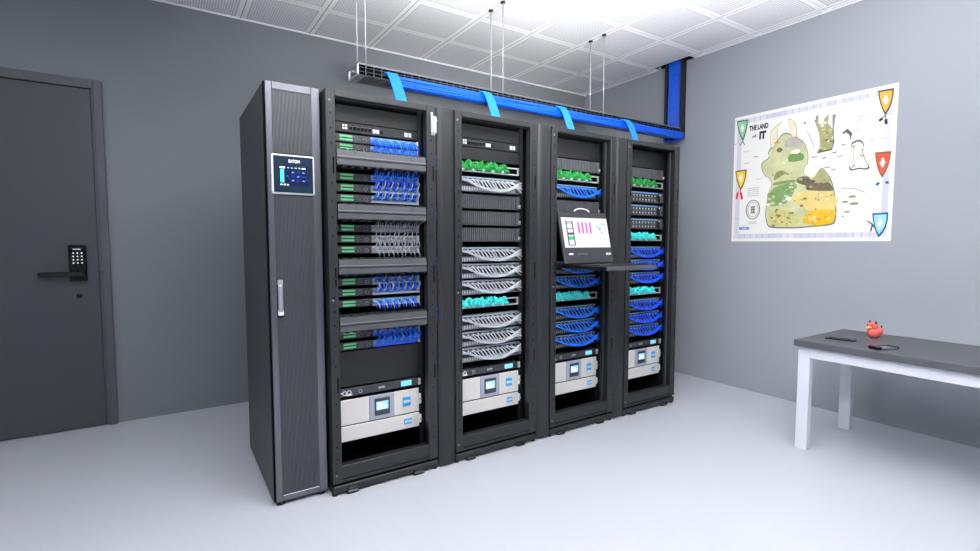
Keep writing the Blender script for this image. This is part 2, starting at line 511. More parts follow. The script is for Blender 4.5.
def grille(z0, z1, teeth):
    g = MB().box(X(-.335), X(-.162), .006, .0085, z0, z1, 'grille_back')
    n = 29; w = (.173) / n
    for i in range(n):
        x = X(-.335) + i * w
        e = .006 if (i % 2) else 0
        g.box(x + w * .16, x + w * .84, .001, .006, z0 + e * teeth[0], z1 - e * teeth[1], 'grille_rib')
    return g
grille(1.68, 1.972, (1, 1)).build('upper_grille', t)
grille(.049, 1.494, (0, 1)).build('lower_grille', t)
dp = MB()
dp.box(X(-.347), X(-.155), -.012, .004, 1.494, 1.678, 'bezel_white', .006)
dpo = dp.build('display', t)
MB().box(X(-.339), X(-.163), -.0135, -.0115, 1.502, 1.670, 'glass_navy').build('glass', dpo)
MB().box(X(-.314), X(-.186), -.0145, -.0133, 1.532, 1.626, 'lcd_navy').build('screen', dpo)
ui = MB(); e0, e1 = -.0151, -.0145
bx = lambda x0, x1, z0, z1, m: ui.box(X(-.314) + x0, X(-.314) + x1, e0, e1, 1.532 + z0, 1.532 + z1, m)
bx(.004, .02, .016, .076, 'lcd_cyan'); bx(.002, .024, .081, .089, 'lcd_white')
for i in range(4): bx(.034 + i * .017, .043 + i * .017, .083, .087, 'lcd_pale')
bx(.1, .116, .082, .088, 'lcd_white')
bx(.024, .124, .014, .078, 'lcd_navy')
ui.box(X(-.314) + .024, X(-.314) + .124, e0 + .0002, e1, 1.546, 1.61, 'lcd_navy')
for r in range(3):
    for q in range(4):
        bx(.028 + q * .024, .044 + q * .024 + (.004 if q == 3 else 0), .022 + r * .019, .032 + r * .019, 'lcd_blue')
        if (q + r) % 2: bx(.031 + q * .024, .039 + q * .024, .024 + r * .019, .029 + r * .019, 'lcd_white')
for i in range(3): bx(.004 + i * .014, .012 + i * .014, .003, .009, 'lcd_white')
ui.build('readout', dpo)
text('EATON', .05, .015, 'lamp_white', '-y', (X(-.247), -.0138, 1.648), dpo, .03)
hd = MB().box(X(-.336), X(-.3095), -.004, .001, .915, 1.095, 'slot_black', .002)
hd.box(X(-.334), X(-.3115), -.020, -.004, .94, 1.07, 'steel_bright', .006).box(X(-.335), X(-.3105), -.014, -.002, 1.068, 1.094, 'ear_silver', .003).box(X(-.335), X(-.3105), -.016, -.002, .925, .955, 'mark_white', .003)
hd.cyl((X(-.3228), -.0165, .948), 'y', .006, .003, 'steel_trim', 10)
hd.build('door_handle', t)
for x in (cx0 + .03, cx1 - .03):
    for y in (.085, .82):
        MB().cyl((X(x), Y(y), 0), 'z', .02, .014, 'black_plastic', 14).build('foot', t)

# ------------------------------------------------------------------ rack equipment
GY = .10                                         # front plane of the equipment
HW = .234
WHERE = ['rack beside the cooler', 'white-cabled rack', 'rack behind the monitor', 'rack nearest the map']

def ears(mb, h, m='panel_dark'):
    for s in (-1, 1):
        for z in ((h * .25, h * .75) if h > .05 else (h * .5,)):
            mb.cyl((s * (HW - .008), -.003, z), 'y', .004, .003, 'ear_silver', 8)

def make_blank(h):
    t = thing('blanking_panel', '', 'blanking panel', (0, 0, 0), 'plain blanking panels')
    MB().box(-HW, HW, 0, .012, 0, h, 'panel_dark', .0015).build('face', t)
    return t
def make_switch():
    t = thing('network_switch', '', 'network switch', (0, 0, 0), 'thin black network switches')
    MB().box(-HW, HW, 0, .3, 0, .048, 'panel_dark', .0015).build('body', t)
    p = MB()
    for i in range(2):
        for j in range(2): p.box(-.176 + i * .014, -.167 + i * .014, -.001, .001, .014 + j * .014, .023 + j * .014, 'lamp_white')
    p.build('indicator', t)
    for i in range(6):
        MB().box(-.142 + i * .02, -.128 + i * .02, -.0008, .001, .013, .03, 'slot_black').box(-.142 + i * .02, -.128 + i * .02, -.0012, .001, .031, .033, 'plug_grey').build('port', t)
    for i in range(2):
        MB().box(-.02 + i * .019, -.004 + i * .019, -.004, .001, .01, .03, 'plug_white', .001).build('module', t)
    MB().box(.022, .034, -.001, .001, .012, .028, 'slot_black').build('port', t)
    MB().box(.158, .178, -.0015, .001, .012, .034, 'plug_white').box(.182, .198, -.0015, .001, .012, .034, 'plug_white').box(.158, .198, -.002, .001, .022, .0235, 'plug_grey').build('badge', t)
    return t
def make_fins(h):
    t = thing('finned_panel', '', 'finned panel', (0, 0, 0), 'finned grey panels')
    b = MB().box(-HW, HW - .03, .004, .2, 0, h, 'panel_dark')
    b.build('body', t)
    f = MB(); n = 31; w = (2 * HW - .034) / n
    for i in range(n):
        x = -HW + i * w
        f.box(x + w * .14, x + w * .86, -.003, .004, .002, h - .002, 'cover_grey')
    f.build('fin_grille', t)
    e = MB().box(HW - .028, HW, -.004, .2, 0, h, 'cover_grey', .002)
    e.box(HW - .012, HW + .004, -.01, -.002, h * .12, h * .34, 'ear_silver', .002).cyl((HW - .004, -.012, h * .3), 'y', .006, .008, 'steel_bright', 10)
    e.build('bracket', t, label='light end bracket with silver catch')
    return t

def arc(x):
    return .003 + (.98 if x < .06 else 2.4) * (x - .06) ** 2
def make_patch(cord, kind):
    h = .086
    t = thing('patch_panel', '', 'patch panel', (0, 0, 0), kind)
    white = cord == 'cord_white'
    face = 'plug_grey' if white else 'switch_face'
    b = MB().box(-HW, HW, 0, .05, 0, h, face, .001)
    b.box(-HW, HW - .03, -.002, .001, h - .008, h - .002, 'strip_pale' if white else 'strip_blue')
    n = 24
    b.box(-HW + .002, HW - .032, -.0012, .001, .03, .0755, 'rack_inside')
    for i in range(n):
        x = -.226 + i * .0178
        b.box(x + .001, x + .009, -.001, .001, .008, .024, 'plug_white' if white else 'plug_grey')
    b.build('face', t)
    for i in range(n):
        x = -.226 + i * .0178
        MB().box(x + .001, x + .009, -.012, .0, .058, .074, 'plug_white' if white else 'plug_grey').build('plug', t) if i % 2 == 0 else None
    rnd = random.Random(5)
    nc = 17 if white else 14
    sp, rr = (.0246, .0042) if white else (.0295, .0038)
    for i in range(nc):
        x0 = -.226 + i * sp
        dy, dz = rnd.uniform(-.012, .006), rnd.uniform(-.001, .010)
        pts = [(x0, 0, .067), (x0 + .003, -.016, .066)]
        xa = x0 + .05
        za = arc(xa) + dz
        if za > .062:
            pts.append((x0 + .02, -.024, arc(x0 + .02) * .5 + .033))
        else:
            pts.append((x0 + .012, -.021, .060)); pts.append((x0 + .034, -.023 + dy * .6, .6 * za + .4 * .055))
        x = xa
        while x < .185:
            pts.append((x, -.023 + dy, arc(x) + dz)); x += .03
        zz = rnd.uniform(.010, .068)
        pts += [(.208, -.02 + dy, .35 * arc(.2) + .65 * zz), (.234, -.012 + dy, zz), (.252, .010, zz + rnd.uniform(-.008, .008)), (.250, .04, zz), (.238, .06, zz)]
        MB().tube(pts, rr, cord if (i % 5 or white) else ('cord_azure' if cord == 'cord_blue' else 'cord_blue'), 5).build('patch_cord', t)
    if white:
        MB().box(HW - .03, HW + .012, .0, .05, .004, h - .004, 'plug_grey', .003).build('end_bracket', t)
    else:
        MB().box(HW - .03, HW + .008, .0, .05, .004, h - .004, 'panel_dark', .003).box(HW - .036, HW - .028, -.003, .001, h - .02, h - .008, 'ear_silver').build('end_bracket', t)
    return t
def make_fibre(cord):
    t = thing('fibre_tray', '', 'fibre tray', (0, 0, 0), 'fibre trays of bright short cords')
    h = .062
    b = MB()
    b.box(-HW, HW - .012, -.005, .004, 0, .009, 'frame_pale').box(-HW, HW - .012, -.004, .004, h - .022, h - .014, 'frame_pale')
    b.box(HW - .020, HW - .010, -.005, .004, 0, h - .014, 'frame_pale').box(-HW, -HW + .006, -.004, .004, 0, h - .016, 'tray_grey')
    b.box(-HW + .006, HW - .018, .02, .03, .01, h - .022, 'slot_black')
    b.build('frame', t)
    MB().box(-HW, HW - .012, .004, .2, 0, .006, 'black_rail').build('shelf', t)
    rnd = random.Random(11)
    for i in range(26):
        x = -.222 + i * .0138 + rnd.uniform(-.004, .004)
        hh = rnd.uniform(.048, .068) + (.006 if 5 < i % 13 < 10 else 0)
        n = 10; ph = rnd.uniform(0, 6)
        pts = [(x - .004, -.006, .010)]
        for k in range(1, n):
            a = ph + k * 1.35
            pts.append((x + .013 * math.cos(a), -.016 + .009 * math.sin(a * 1.7 + i), .012 + (hh - .014) * (.5 + .5 * math.sin(a * .83 + i))))
        pts.append((x + .006, -.004, .02))
        MB().tube(pts, .0056, cord, 6).build('fibre_cord', t)
    for i in range(5):
        x = -.2 + i * .07
        MB().box(x, x + .014, -.03, -.016, .006, .014, 'plug_white').build('connector', t)
    return t
def make_pdu():
    t = thing('power_unit', '', 'power unit', (0, 0, 0), 'thin dark power units')
    MB().box(-HW, HW, 0, .3, 0, .043, 'pdu_face', .002).build('body', t)
    m = MB()
    def ring(cx, cz, r):
        m.tube([(cx + r * math.cos(2 * PI * i / 14), -.001, cz + r * math.sin(2 * PI * i / 14)) for i in range(15)], .0022, 'mark_white', 5)
    ring(-.168, .022, .010); ring(-.192, .021, .010); m.box(-.226, -.2, -.002, 0, .02, .0245, 'mark_white'); m.box(-.184, -.152, -.002, 0, .006, .013, 'mark_white')
    m.build('emblem', t)
    k = MB(); k.tube([(-.108 + .009 * math.cos(2 * PI * i / 12), -.001, .021 + .009 * math.sin(2 * PI * i / 12)) for i in range(13)], .0016, 'plug_white', 5); k.build('button', t)
    text('EATON', .036, .011, 'mark_white', '-y', (.01, -.001, .022), t, .03)
    MB().box(.122, .184, -.002, .001, .008, .036, 'lcd_pale').box(.128, .150, -.0026, -.002, .014, .026, 'lcd_cyan').box(.156, .178, -.0026, -.002, .014, .03, 'lcd_cyan').build('readout', t)
    MB().box(HW - .012, HW + .006, -.008, .01, .002, .041, 'ear_silver', .002).cyl((HW - .002, -.012, .03), 'y', .005, .006, 'mark_white', 8).cyl((HW - .002, -.012, .012), 'y', .005, .006, 'mark_white', 8).build('ear', t)
    return t
def badge(t, cx, cz, w, h):
    b = MB().box(cx - w / 2, cx + w / 2, -.009, -.004, cz - h / 2, cz + h / 2, 'badge_blue', .003).build('badge', t, label='blue square badge with white lettering')
    text('EATON', w * .8, min(.015, h * .36), 'mark_white', '-y', (cx, -.0096, cz), b, .05)
def make_ups():
    t = thing('battery_backup', '', 'battery backup', (0, 0, 0), 'cream battery backup units')
    h = .134
    MB().box(-HW, HW - .006, .004, .55, .001, h - .001, 'black_rail').build('body', t)
    MB().box(-HW, -.062, -.005, .004, 0, h, 'ups_bezel', .003).build('bezel', t)
    MB().box(.078, HW - .006, -.005, .004, 0, h, 'ups_bezel', .003).build('bezel', t)
    m = MB().box(-.062, .078, -.008, .004, 0, h, 'ups_module', .003).build('control_module', t, label='lavender grey control module')
    MB().box(-.034, .052, -.0105, -.0075, .022, .116, 'switch_face', .002).build('keypad', m)
    MB().box(-.026, .042, -.0122, -.0103, .052, .098, 'lcd_pale').box(-.018, .012, -.0127, -.0122, .082, .088, 'lcd_white').box(-.018, .034, -.0127, -.0122, .07, .075, 'lcd_white').box(-.018, .026, -.0127, -.0122, .059, .064, 'lcd_white').build('screen', m)
    for i in range(4):
        MB().box(-.027 + i * .02, -.013 + i * .02, -.0125, -.0103, .03, .04, 'pdu_face', .001).build('button', m)
    badge(t, .152, .07, .048, .05)
    MB().box(HW - .008, HW + .010, -.004, .02, .04, .1, 'mark_white', .003).cyl((HW + .004, -.01, .07), 'y', .007, .008, 'ear_silver', 10).build('ear', t)
    return t
def make_bat():
    t = thing('battery_module', '', 'battery module', (0, 0, 0), 'cream battery modules')
    h = .081
    MB().box(-HW, HW - .006, .004, .55, .001, h - .001, 'black_rail').build('body', t)
    MB().box(-HW, HW - .006, -.005, .004, 0, h, 'ups_bezel', .003).build('bezel', t)
    badge(t, .158, .042, .046, .032)
    MB().box(HW - .008, HW + .010, -.004, .02, .018, .066, 'mark_white', .003).cyl((HW + .004, -.01, .04), 'y', .007, .008, 'ear_silver', 10).build('ear', t)
    return t
def make_node():
    t = thing('server', '', 'server', (0, 0, 0), 'dark servers with rows of drive dots')
    h = .08
    MB().box(-HW, HW - .006, 0, .45, 0, h, 'switch_face', .0015).box(-HW + .004, HW - .06, -.002, .001, h - .011, h - .002, 'strip_blue').build('body', t)
    for r in range(2):
        for i in range(11):
            x = -.222 + i * .0345
            MB().box(x, x + .029, -.003, .001, .005 + r * .031, .031 + r * .031, 'pdu_face', .001).box(x + .006, x + .016, -.0042, -.003, .018 + r * .031, .026 + r * .031, 'ups_bezel').box(x + .006, x + .022, -.0042, -.003, .008 + r * .031, .012 + r * .031, 'plug_grey').build('drive', t)
    MB().box(.172, .198, -.003, .001, .006, h - .006, 'panel_dark').box(.186, .196, -.005, -.003, h - .022, h - .012, 'mark_white').build('control_panel', t)
    MB().box(.203, HW, -.008, .01, .002, h - .004, 'cover_grey', .004).build('ear', t)
    return t
def make_port(style, way):
    """grey port panel: green lamps on one half, plugged sockets on the other"""
    t = thing('port_switch', '', 'network switch', (0, 0, 0), 'grey port switches with green lamps')
    h = .0395
    MB().box(-HW, HW, 0, .25, 0, h, 'switch_face', .0015).build('body', t)
    g = MB()
    for r in range(2):
        for i in range(4):
            g.box(-.192 + i * .0165, -.192 + i * .0165 + .0158, -.002, .001, .007 + r * .017, .017 + r * .017, 'lamp_green')
    g.build('lamp_strip', t, label='green lamp strips')
    m = MB()
    for x, z in ((-.112, .012), (-.104, .026), (-.096, .014), (-.12, .028)): m.box(x, x + .004, -.001, .001, z, z + .004, 'plug_grey')
    m.build('indicator', t)
    k = MB(); k.tube([(-.062 + .009 * math.cos(2 * PI * i / 12), -.002, .016 + .009 * math.sin(2 * PI * i / 12)) for i in range(13)], .0018, 'plug_grey', 5); k.build('socket', t)
    white = style == 'white'
    b = MB().box(-.034, HW - .006, -.002, .001, .002, h - .002, 'plug_white' if white else 'strip_blue')
    b.box(-.034, HW, -.006, .001, .001, .011, 'cord_grey' if white else ('plug_white' if style == 'mixed' else 'cord_royal'))
    b.box(HW - .01, HW + .002, -.008, .001, .0, h, 'plug_white')
    b.build('socket_block', t)
    rnd = random.Random(hash_s(style + way))
    n = 20
    for i in range(n):
        x = -.028 + i * .0128
        up = way == 'up' or (way == 'both' and i % 2 == 0)
        s = 1 if up else -1
        c = {'white': ('cord_grey', 'cord_white', 'cord_grey'), 'mixed': ('cord_blue', 'cord_white', 'cord_royal'), 'blue': ('cord_blue', 'cord_royal', 'cord_azure')}[style][i % 3]
        L = rnd.uniform(.034, .046)
        sl = rnd.uniform(.006, .02)
        pts = [(x, 0, .022), (x + .001, -.022, .021), (x + sl * .3, -.034, .021 + s * .012), (x + sl * .8, -.034, .021 + s * L * .75), (x + sl, -.022, .021 + s * L)]
        MB().tube(pts, .0032, c, 5).build('patch_cord', t)
        if i % 2 == 0:
            MB().box(x - .004, x + .005, -.014, .0, .016, .03, 'plug_white' if (white or i % 4 == 0) else 'cord_blue').build('plug', t)
    return t
def hash_s(s):
    v = 7
    for ch in s: v = (v * 31 + ord(ch)) % 100003
    return v
def make_manager():
    t = thing('cable_manager', '', 'cable manager', (0, 0, 0), 'grey cable manager bars')
    h = .076
    prof = [(-.103, .036), (-.100, .074), (-.03, h), (-.03, 0), (-.098, 0), (-.103, .004), (-.103, .026), (-.098, .028), (-.096, .031), (-.098, .034)]
    MB().prism([(y, z) for y, z in prof], 'x', -.237, .235, 'cover_grey').build('cover', t)
    l = MB().box(-.237, .235, -.1045, -.1025, .041, .0445, 'plug_grey').box(-.150, -.149, -.1038, -.1025, .04, .07, 'panel_dark').box(.15, .151, -.1038, -.1025, .04, .07, 'panel_dark')
    l.build('latch_lip', t)
    f = MB().box(-.237, .235, -.09, -.035, .0, h - .001, 'panel_dark')
    for i in range(11):
        x = -.21 + i * .042
        f.box(x, x + .022, -.095, -.04, -.009, .001, 'panel_dark', .003)
        f.box(x - .006, x + .026, -.095, -.04, h - .002, h + .005, 'panel_dark', .003)
    f.build('finger_strip', t)
    MB().box(-HW, HW, -.03, .02, 0, h, 'panel_dark').build('back_plate', t)
    return t

# ---- first rack
def put(proto, k, z, label, group=None): return place(proto, (RX[k], GY, z), label, group)
P_switch, P_mgr = make_switch(), make_manager()
put(P_switch, 0, 1.826, 'thin black switch with white ports, topmost unit in the rack beside the cooler')
put(make_blank(.082), 0, 1.877, 'plain dark blanking panel at the very top of the rack beside the cooler')
for z, w in ((1.645, 'topmost'), (1.382, 'second from top'), (1.111, 'third from top'), (.824, 'lowest')):
    put(P_mgr, 0, z, f'grey horizontal cable manager bar, {w} of four in the rack beside the cooler')
PP = {}
def port(style, way):
    k = (style, way)
    if k not in PP: PP[k] = make_port(style, way)
    return PP[k]
GR = [('under the thin black switch', [(1.777, 'blue', 'down', 'upper'), (1.731, 'blue', 'down', 'lower')], 'pair'),
      ('under the topmost cable bar', [(1.583, 'blue', 'up', 'top'), (1.528, 'mixed', 'up', 'middle'), (1.475, 'mixed', 'up', 'bottom')], 'three'),
      ('under the second cable bar', [(1.323, 'white', 'up', 'top'), (1.268, 'white', 'both', 'middle'), (1.212, 'white', 'both', 'bottom')], 'three'),
      ('under the third cable bar', [(1.047, 'mixed', 'both', 'top'), (.991, 'mixed', 'up', 'middle'), (.933, 'mixed', 'down', 'bottom')], 'three'),
      ('under the lowest cable bar', [(.770, 'blue', 'both', 'upper'), (.712, 'blue', 'up', 'lower')], 'pair')]
CW = {'blue': 'blue', 'mixed': 'blue and white', 'white': 'pale grey'}
for wh, rows, n in GR:
    for z, st, way, pos in rows:
        put(port(st, way), 0, z, f'port switch with {CW[st]} cords, {pos} of the {n} {wh}')
put(make_blank(.185), 0, .519, 'tall plain dark blanking panel above the cream units in the rack beside the cooler')

# ---- racks two to four
P_white = make_patch('cord_white', 'patch panels with white cords')
P_blue = make_patch('cord_blue', 'patch panels with blue cords')
P_royal = make_patch('cord_royal', 'patch panels with blue cords')
P_fin = make_fins(.084); P_fin_s = make_fins(.077)
P_green, P_teal = make_fibre('cord_green'), make_fibre('cord_teal')
P_node = make_node()
P_pdu, P_ups, P_bat = make_pdu(), make_ups(), make_bat()
put(P_switch, 1, 1.830, 'thin black switch with white ports, topmost unit in the white-cabled rack')
put(make_blank(.077), 1, 1.881, 'plain dark blanking panel at the top of the white-cabled rack')
put(make_blank(.072), 1, 1.754, 'plain dark blanking panel between switch and green tray in the white-cabled rack')
put(make_blank(.122), 2, 1.836, 'plain dark blanking panel at the top of the rack behind the monitor')
put(make_blank(.122), 3, 1.836, 'plain dark blanking panel at the top of the rack nearest the map')
put(P_green, 1, 1.684, 'tray of bright green cords in the white-cabled rack')
put(P_green, 2, 1.684, 'tray of bright green cords in the rack behind the monitor')
put(P_green, 3, 1.684, 'tray of bright green cords in the rack nearest the map')
put(P_white, 1, 1.571, 'patch panel with white cords directly under the green tray in the white-cabled rack')
for z, w in ((1.471, 'top'), (1.372, 'middle'), (1.274, 'bottom')):
    put(P_fin, 1, z, f'grey finned panel, {w} of the three stacked in the white-cabled rack')
for z, w in ((1.155, 'first above'), (1.056, ''), (.957, '')):
    pass
for z, w in ((1.155, 'top of three between finned panels and teal tray'), (1.056, 'middle of three between finned panels and teal tray'), (.957, 'just above the teal tray'),
             (.747, 'directly below the teal tray'), (.648, 'second below the teal tray'), (.551, 'lowest, above the power unit')):
    put(P_white, 1, z, f'patch panel with white cords, {w}, white-cabled rack')
put(P_teal, 1, .876, 'tray of bright teal cords in the white-cabled rack')
put(P_teal, 2, .872, 'tray of bright teal cords in the rack behind the monitor')
put(P_teal, 3, 1.282, 'tray of bright teal cords, upper of two in the rack nearest the map')
put(P_teal, 3, .870, 'tray of bright teal cords, lower of two in the rack nearest the map')
put(P_fin_s, 2, 1.753, 'grey finned panel above the green tray in the rack behind the monitor')
put(P_fin_s, 3, 1.753, 'grey finned panel above the green tray in the rack nearest the map')
put(P_fin, 2, 1.469, 'grey finned panel just above the tilted monitor')
put(P_blue, 2, 1.571, 'patch panel with blue cords above the tilted monitor, under the green tray')
for z, w in ((1.056, 'directly under the pulled-out keyboard tray'), (.957, 'just above the teal tray, below the monitor'), (.747, 'first below the teal tray'), (.648, 'second below the teal tray'), (.551, 'lowest, above the power unit')):
    put(P_blue, 2, z, f'patch panel with blue cords, {w}, monitor rack')
for z, w in ((1.573, 'top'), (1.474, 'middle'), (1.371, 'bottom')):
    put(P_node, 3, z, f'dark server with drive dots, {w} of three in the rack nearest the map')
for z, w in ((1.153, 'top of three between the teal trays'), (1.056, 'middle of three between the teal trays'), (.957, 'bottom of three between the teal trays'),
             (.750, 'first below the lower teal tray'), (.651, 'second below the lower teal tray'), (.553, 'lowest, above the power unit')):
    put(P_royal, 3, z, f'patch panel with blue cords, {w}, rack nearest the map')
for k in range(4):
    put(P_pdu, k, .4655, f'thin dark power unit with small lit readout in the {WHERE[k]}')
    put(P_ups, k, .3165, f'cream battery backup with lit control module in the {WHERE[k]}')
    put(P_bat, k, .2295, f'low cream battery module under the backup unit in the {WHERE[k]}')

# ------------------------------------------------------------------ pulled-out console
t = thing('monitor_console', 'pulled-out keyboard tray with tilted monitor showing a bright screen', 'monitor console', (1.585, 0, 1.104))
MB().box(-.225, .225, -.402, .12, 0, .024, 'black_plastic', .003).build('tray', t)
MB().box(-.223, .223, -.412, -.402, .001, .025, 'cover_grey', .002).build('tray_front', t, label='lighter grey front edge')
MB().box(.215, .227, -.415, -.39, -.001, .026, 'black_plastic', .003).build('end_cap', t)
MB().box(-.19, .19, -.36, -.17, .024, .030, 'panel_dark', .002).build('keyboard', t)
for s in (-1, 1):
    MB().box(s * .226, s * .233, -.02, .42, .002, .022, 'black_rail').build('slide_rail', t)
mo = MB().box(-.223, .217, 0, .022, 0, .347, 'switch_face', .004).build('monitor', t, (0, -.058, .03))
mo.rotation_euler = (-math.radians(13.6), 0, 0)
SX0, SX1, SZ0, SZ1 = -.206, .206, .106, .306
MB().box(SX0, SX1, -.0015, .001, SZ0, SZ1, 'screen_white').build('screen', mo, label='bright white screen')
def sb(mb, u0, u1, v0, v1, m, d=.0022):
    W, H = SX1 - SX0, SZ1 - SZ0
    return mb.box(SX0 + u0 * W, SX0 + u1 * W, -d, -.0015, SZ0 + v0 * H, SZ0 + v1 * H, m)
ui = MB()
for u in (.075, .205): sb(ui, u, u + .026, .06, .88, 'screen_grey')
for v in (.06, .3, .42, .62, .8): sb(ui, .075, .231, v, v + .03, 'screen_grey', .0023)
sb(ui, .075, .231, .86, .89, 'screen_grey', .0024); sb(ui, .075, .231, .44, .5, 'screen_grey', .0024); sb(ui, .08, .21, .24, .38, 'screen_mint', .0021)
ui.build('rack_diagram', mo)
for i in range(4): sb(MB(), .325 + i * .085, .366 + i * .085, .47, .86, 'screen_pink').build('chart_bar', mo)
for a in ((.84, .96, .79, .835), (.74, .82, .66, .70), (.8, .835, .60, .66), (.83, .85, .48, .54), (.84, .865, .46, .49)): sb(MB(), *a, 'screen_mint' if a[0] < .8 or a[0] > .835 else 'screen_grey').build('legend_mark', mo)
MB().tube([(-.09 + .066 * (1 - math.cos(PI * i / 10)), -.012 - .0 * i, .345 + .022 * math.sin(PI * i / 10)) for i in range(11)], .0045, 'mark_white', 8).build('handle', mo, label='white arched handle')
k = MB(); k.ball((-.165, -.001, .062), .022, .002, .006, 'mark_white', 12, 6); k.build('button', mo)
text('EATON', .092, .010, 'plug_grey', '-y', (-.062, -.0006, .062), mo, .02)
k = MB(); k.box(.154, .198, -.002, .001, .054, .068, 'mark_white', .004); k.box(.172, .176, -.0024, -.002, .056, .066, 'switch_face'); k.build('button', mo)
# ------------------------------------------------------------------ overhead tray and its cables
TX0, TX1, TY0, TY1, TZ0, TZ1 = .237, XR - .012, .555, .715, 2.277, 2.345
t = thing('cable_tray', 'long grey wire cable tray hanging on rods over the rack row', 'cable tray', (TX0, TY0, TZ0))
w = MB()
dx, dy, dz = TX0, TY0, TZ0
n = 62; st = (TX1 - TX0) / n
for y in (0, TY1 - TY0):
    for z, r in ((0, .0032), (.022, .0025), (.045, .0025)):
        w.tube([(0, y, z), (TX1 - TX0, y, z)], r, 'tray_wire', 5)
    w.box(0, TX1 - TX0, y - .003, y + .003, .060, .070, 'tray_grey')
for j in range(1, 6):
    w.tube([(0, j * .0267, 0), (TX1 - TX0, j * .0267, 0)], .0025, 'tray_wire', 5)
for i in range(n + 1):
    x = i * st
    w.box(x - .0022, x + .0022, -.0015, .0015, 0, .062, 'tray_wire')
    w.box(x - .0022, x + .0022, TY1 - TY0 - .0015, TY1 - TY0 + .0015, 0, .062, 'tray_wire')
    w.box(x - .0022, x + .0022, 0, TY1 - TY0, -.0035, -.001, 'tray_wire')
w.build('wire_basket', t)
L = TX1 - TX0
MB().box(0.05, L, .014, TY1 - TY0 - .014, -.0008, .0008, 'tray_grey').build('floor_sheet', t)
MB().box(.004, L, .006, .009, .0, .062, 'slot_black').build('black_backing', t)  # black sheet added behind the wires to make the basket's inside dark
MB().box(-.004, .006, -.004, .004, -.004, .072, 'rod_grey').box(-.004, .006, TY1 - TY0 - .004, TY1 - TY0 + .004, -.004, .072, 'rod_grey')\
    .box(-.004, .004, -.004, TY1 - TY0 + .004, .062, .072, 'rod_grey').box(-.004, .004, -.004, TY1 - TY0 + .004, -.006, .004, 'rod_grey').build('end_frame', t)
for x in (.29, 1.30, 2.313):
    for y in (TY0 + .003, TY1 - .003):
        r = MB().cyl((x - dx, y - dy, .05), 'z', .0042, ZC - TZ0 - .05, 'rod_grey', 8).build('hanger_rod', t)
        if x > 1:
            MB().cyl((x - dx, y - dy, ZC - TZ0 - .012), 'z', .017, .012, 'black_plastic', 14).build('ceiling_cap', r)

# main run strapped under the tray
t = thing('cable_bundle', 'long bundle of blue cables strapped under the overhead tray', 'cable bundle', (.425, .63, 2.25))
rnd = random.Random(3)
def runpts(y, z, x0, ph):
    o = []; x = x0
    while x < XR - .03:
        o.append((x - .425, y - .63 + .0022 * math.sin(x * 9 + ph), z - 2.25 + .0022 * math.sin(x * 7 + ph * 2))); x += .07
    o.append((XR - .028 - .425, y - .63, z - 2.25))
    return o
lay = [(.533, 2.250), (.533, 2.263), (.535, 2.276), (.538, 2.289), (.545, 2.300), (.546, 2.246), (.559, 2.2465), (.572, 2.248), (.585, 2.251), (.598, 2.255), (.611, 2.260), (.624, 2.265), (.547, 2.260), (.561, 2.261), (.576, 2.263)]
for i, (y, z) in enumerate(lay):
    MB().tube(runpts(y, z, .432 + (y - .535) * .35 + rnd.uniform(-.004, .008), rnd.uniform(0, 6)), .0071, 'run_blue', 6).build('cable', t)
for i in range(14):
    x = .6 + i * .2
    MB().box(x - .425, x - .419, -.1055, -.103, -.008, .048, 'cord_royal').build('cable_tie', t)

# drops into the rack tops
DR = [(.44, 'nearest the cooling cabinet'), (1.135, 'second from the cooling cabinet'), (1.828, 'third from the cooling cabinet'), (2.56, 'nearest the wall map')]
for x, wl in DR:
    t = thing('drop_cable', f'bright blue flat cable drop from tray to rack top, {wl}', 'cable drop', (x, .52, 2.0), 'cable drops from the overhead tray')
    for i in range(6):
        o = (i - 2.5) * .0118
        p = bez((o, .07, .305 + .004 * (i % 2)), (o, -.03, .345), (o + .005, -.045, .24), (o + .06, -.10, -.0), 12)
        MB().tube(p, .0069, 'drop_azure', 6).build('cable', t)

# riser up the wall
t = thing('cable_ladder', 'black side-railed cable ladder running up the wall into the ceiling', 'cable ladder', (XR, .64, 2.24))
for y0, y1 in ((-.098, -.074), (.078, .100)):
    MB().box(-.062, -.001, y0, y1, .02, ZC - 2.24 + .12, 'black_rail', .002).build('side_rail', t)
for i in range(6):
    MB().box(-.014, -.001, -.075, .079, .06 + i * .12, .075 + i * .12, 'black_rail').build('rung', t)
t = thing('riser_cable', 'flat bundle of blue cables climbing the wall between black rails', 'cable bundle', (XR, .64, 2.24))
for i in range(12):
    y = -.066 + i * .0126
    ph = rnd.uniform(0, 6)
    pts = [(-.10, y * .9 - .0, .0), (-.06, y, -.006), (-.034, y, .012), (-.028, y, .06)]
    z = .12
    while z < ZC - 2.24 + .12:
        pts.append((-.028 + .003 * math.sin(z * 11 + ph), y + .0015 * math.sin(z * 13 + ph), z)); z += .06
    MB().tube(pts, .0068, 'run_blue', 6).build('cable', t)
for i in range(4):
    z = .16 + i * .15
    for y in (-.04, 0.0, .04):
        MB().box(-.0395, -.0365, y - .010, y + .010, z, z + .008, 'cord_royal').build('cable_tie', t)

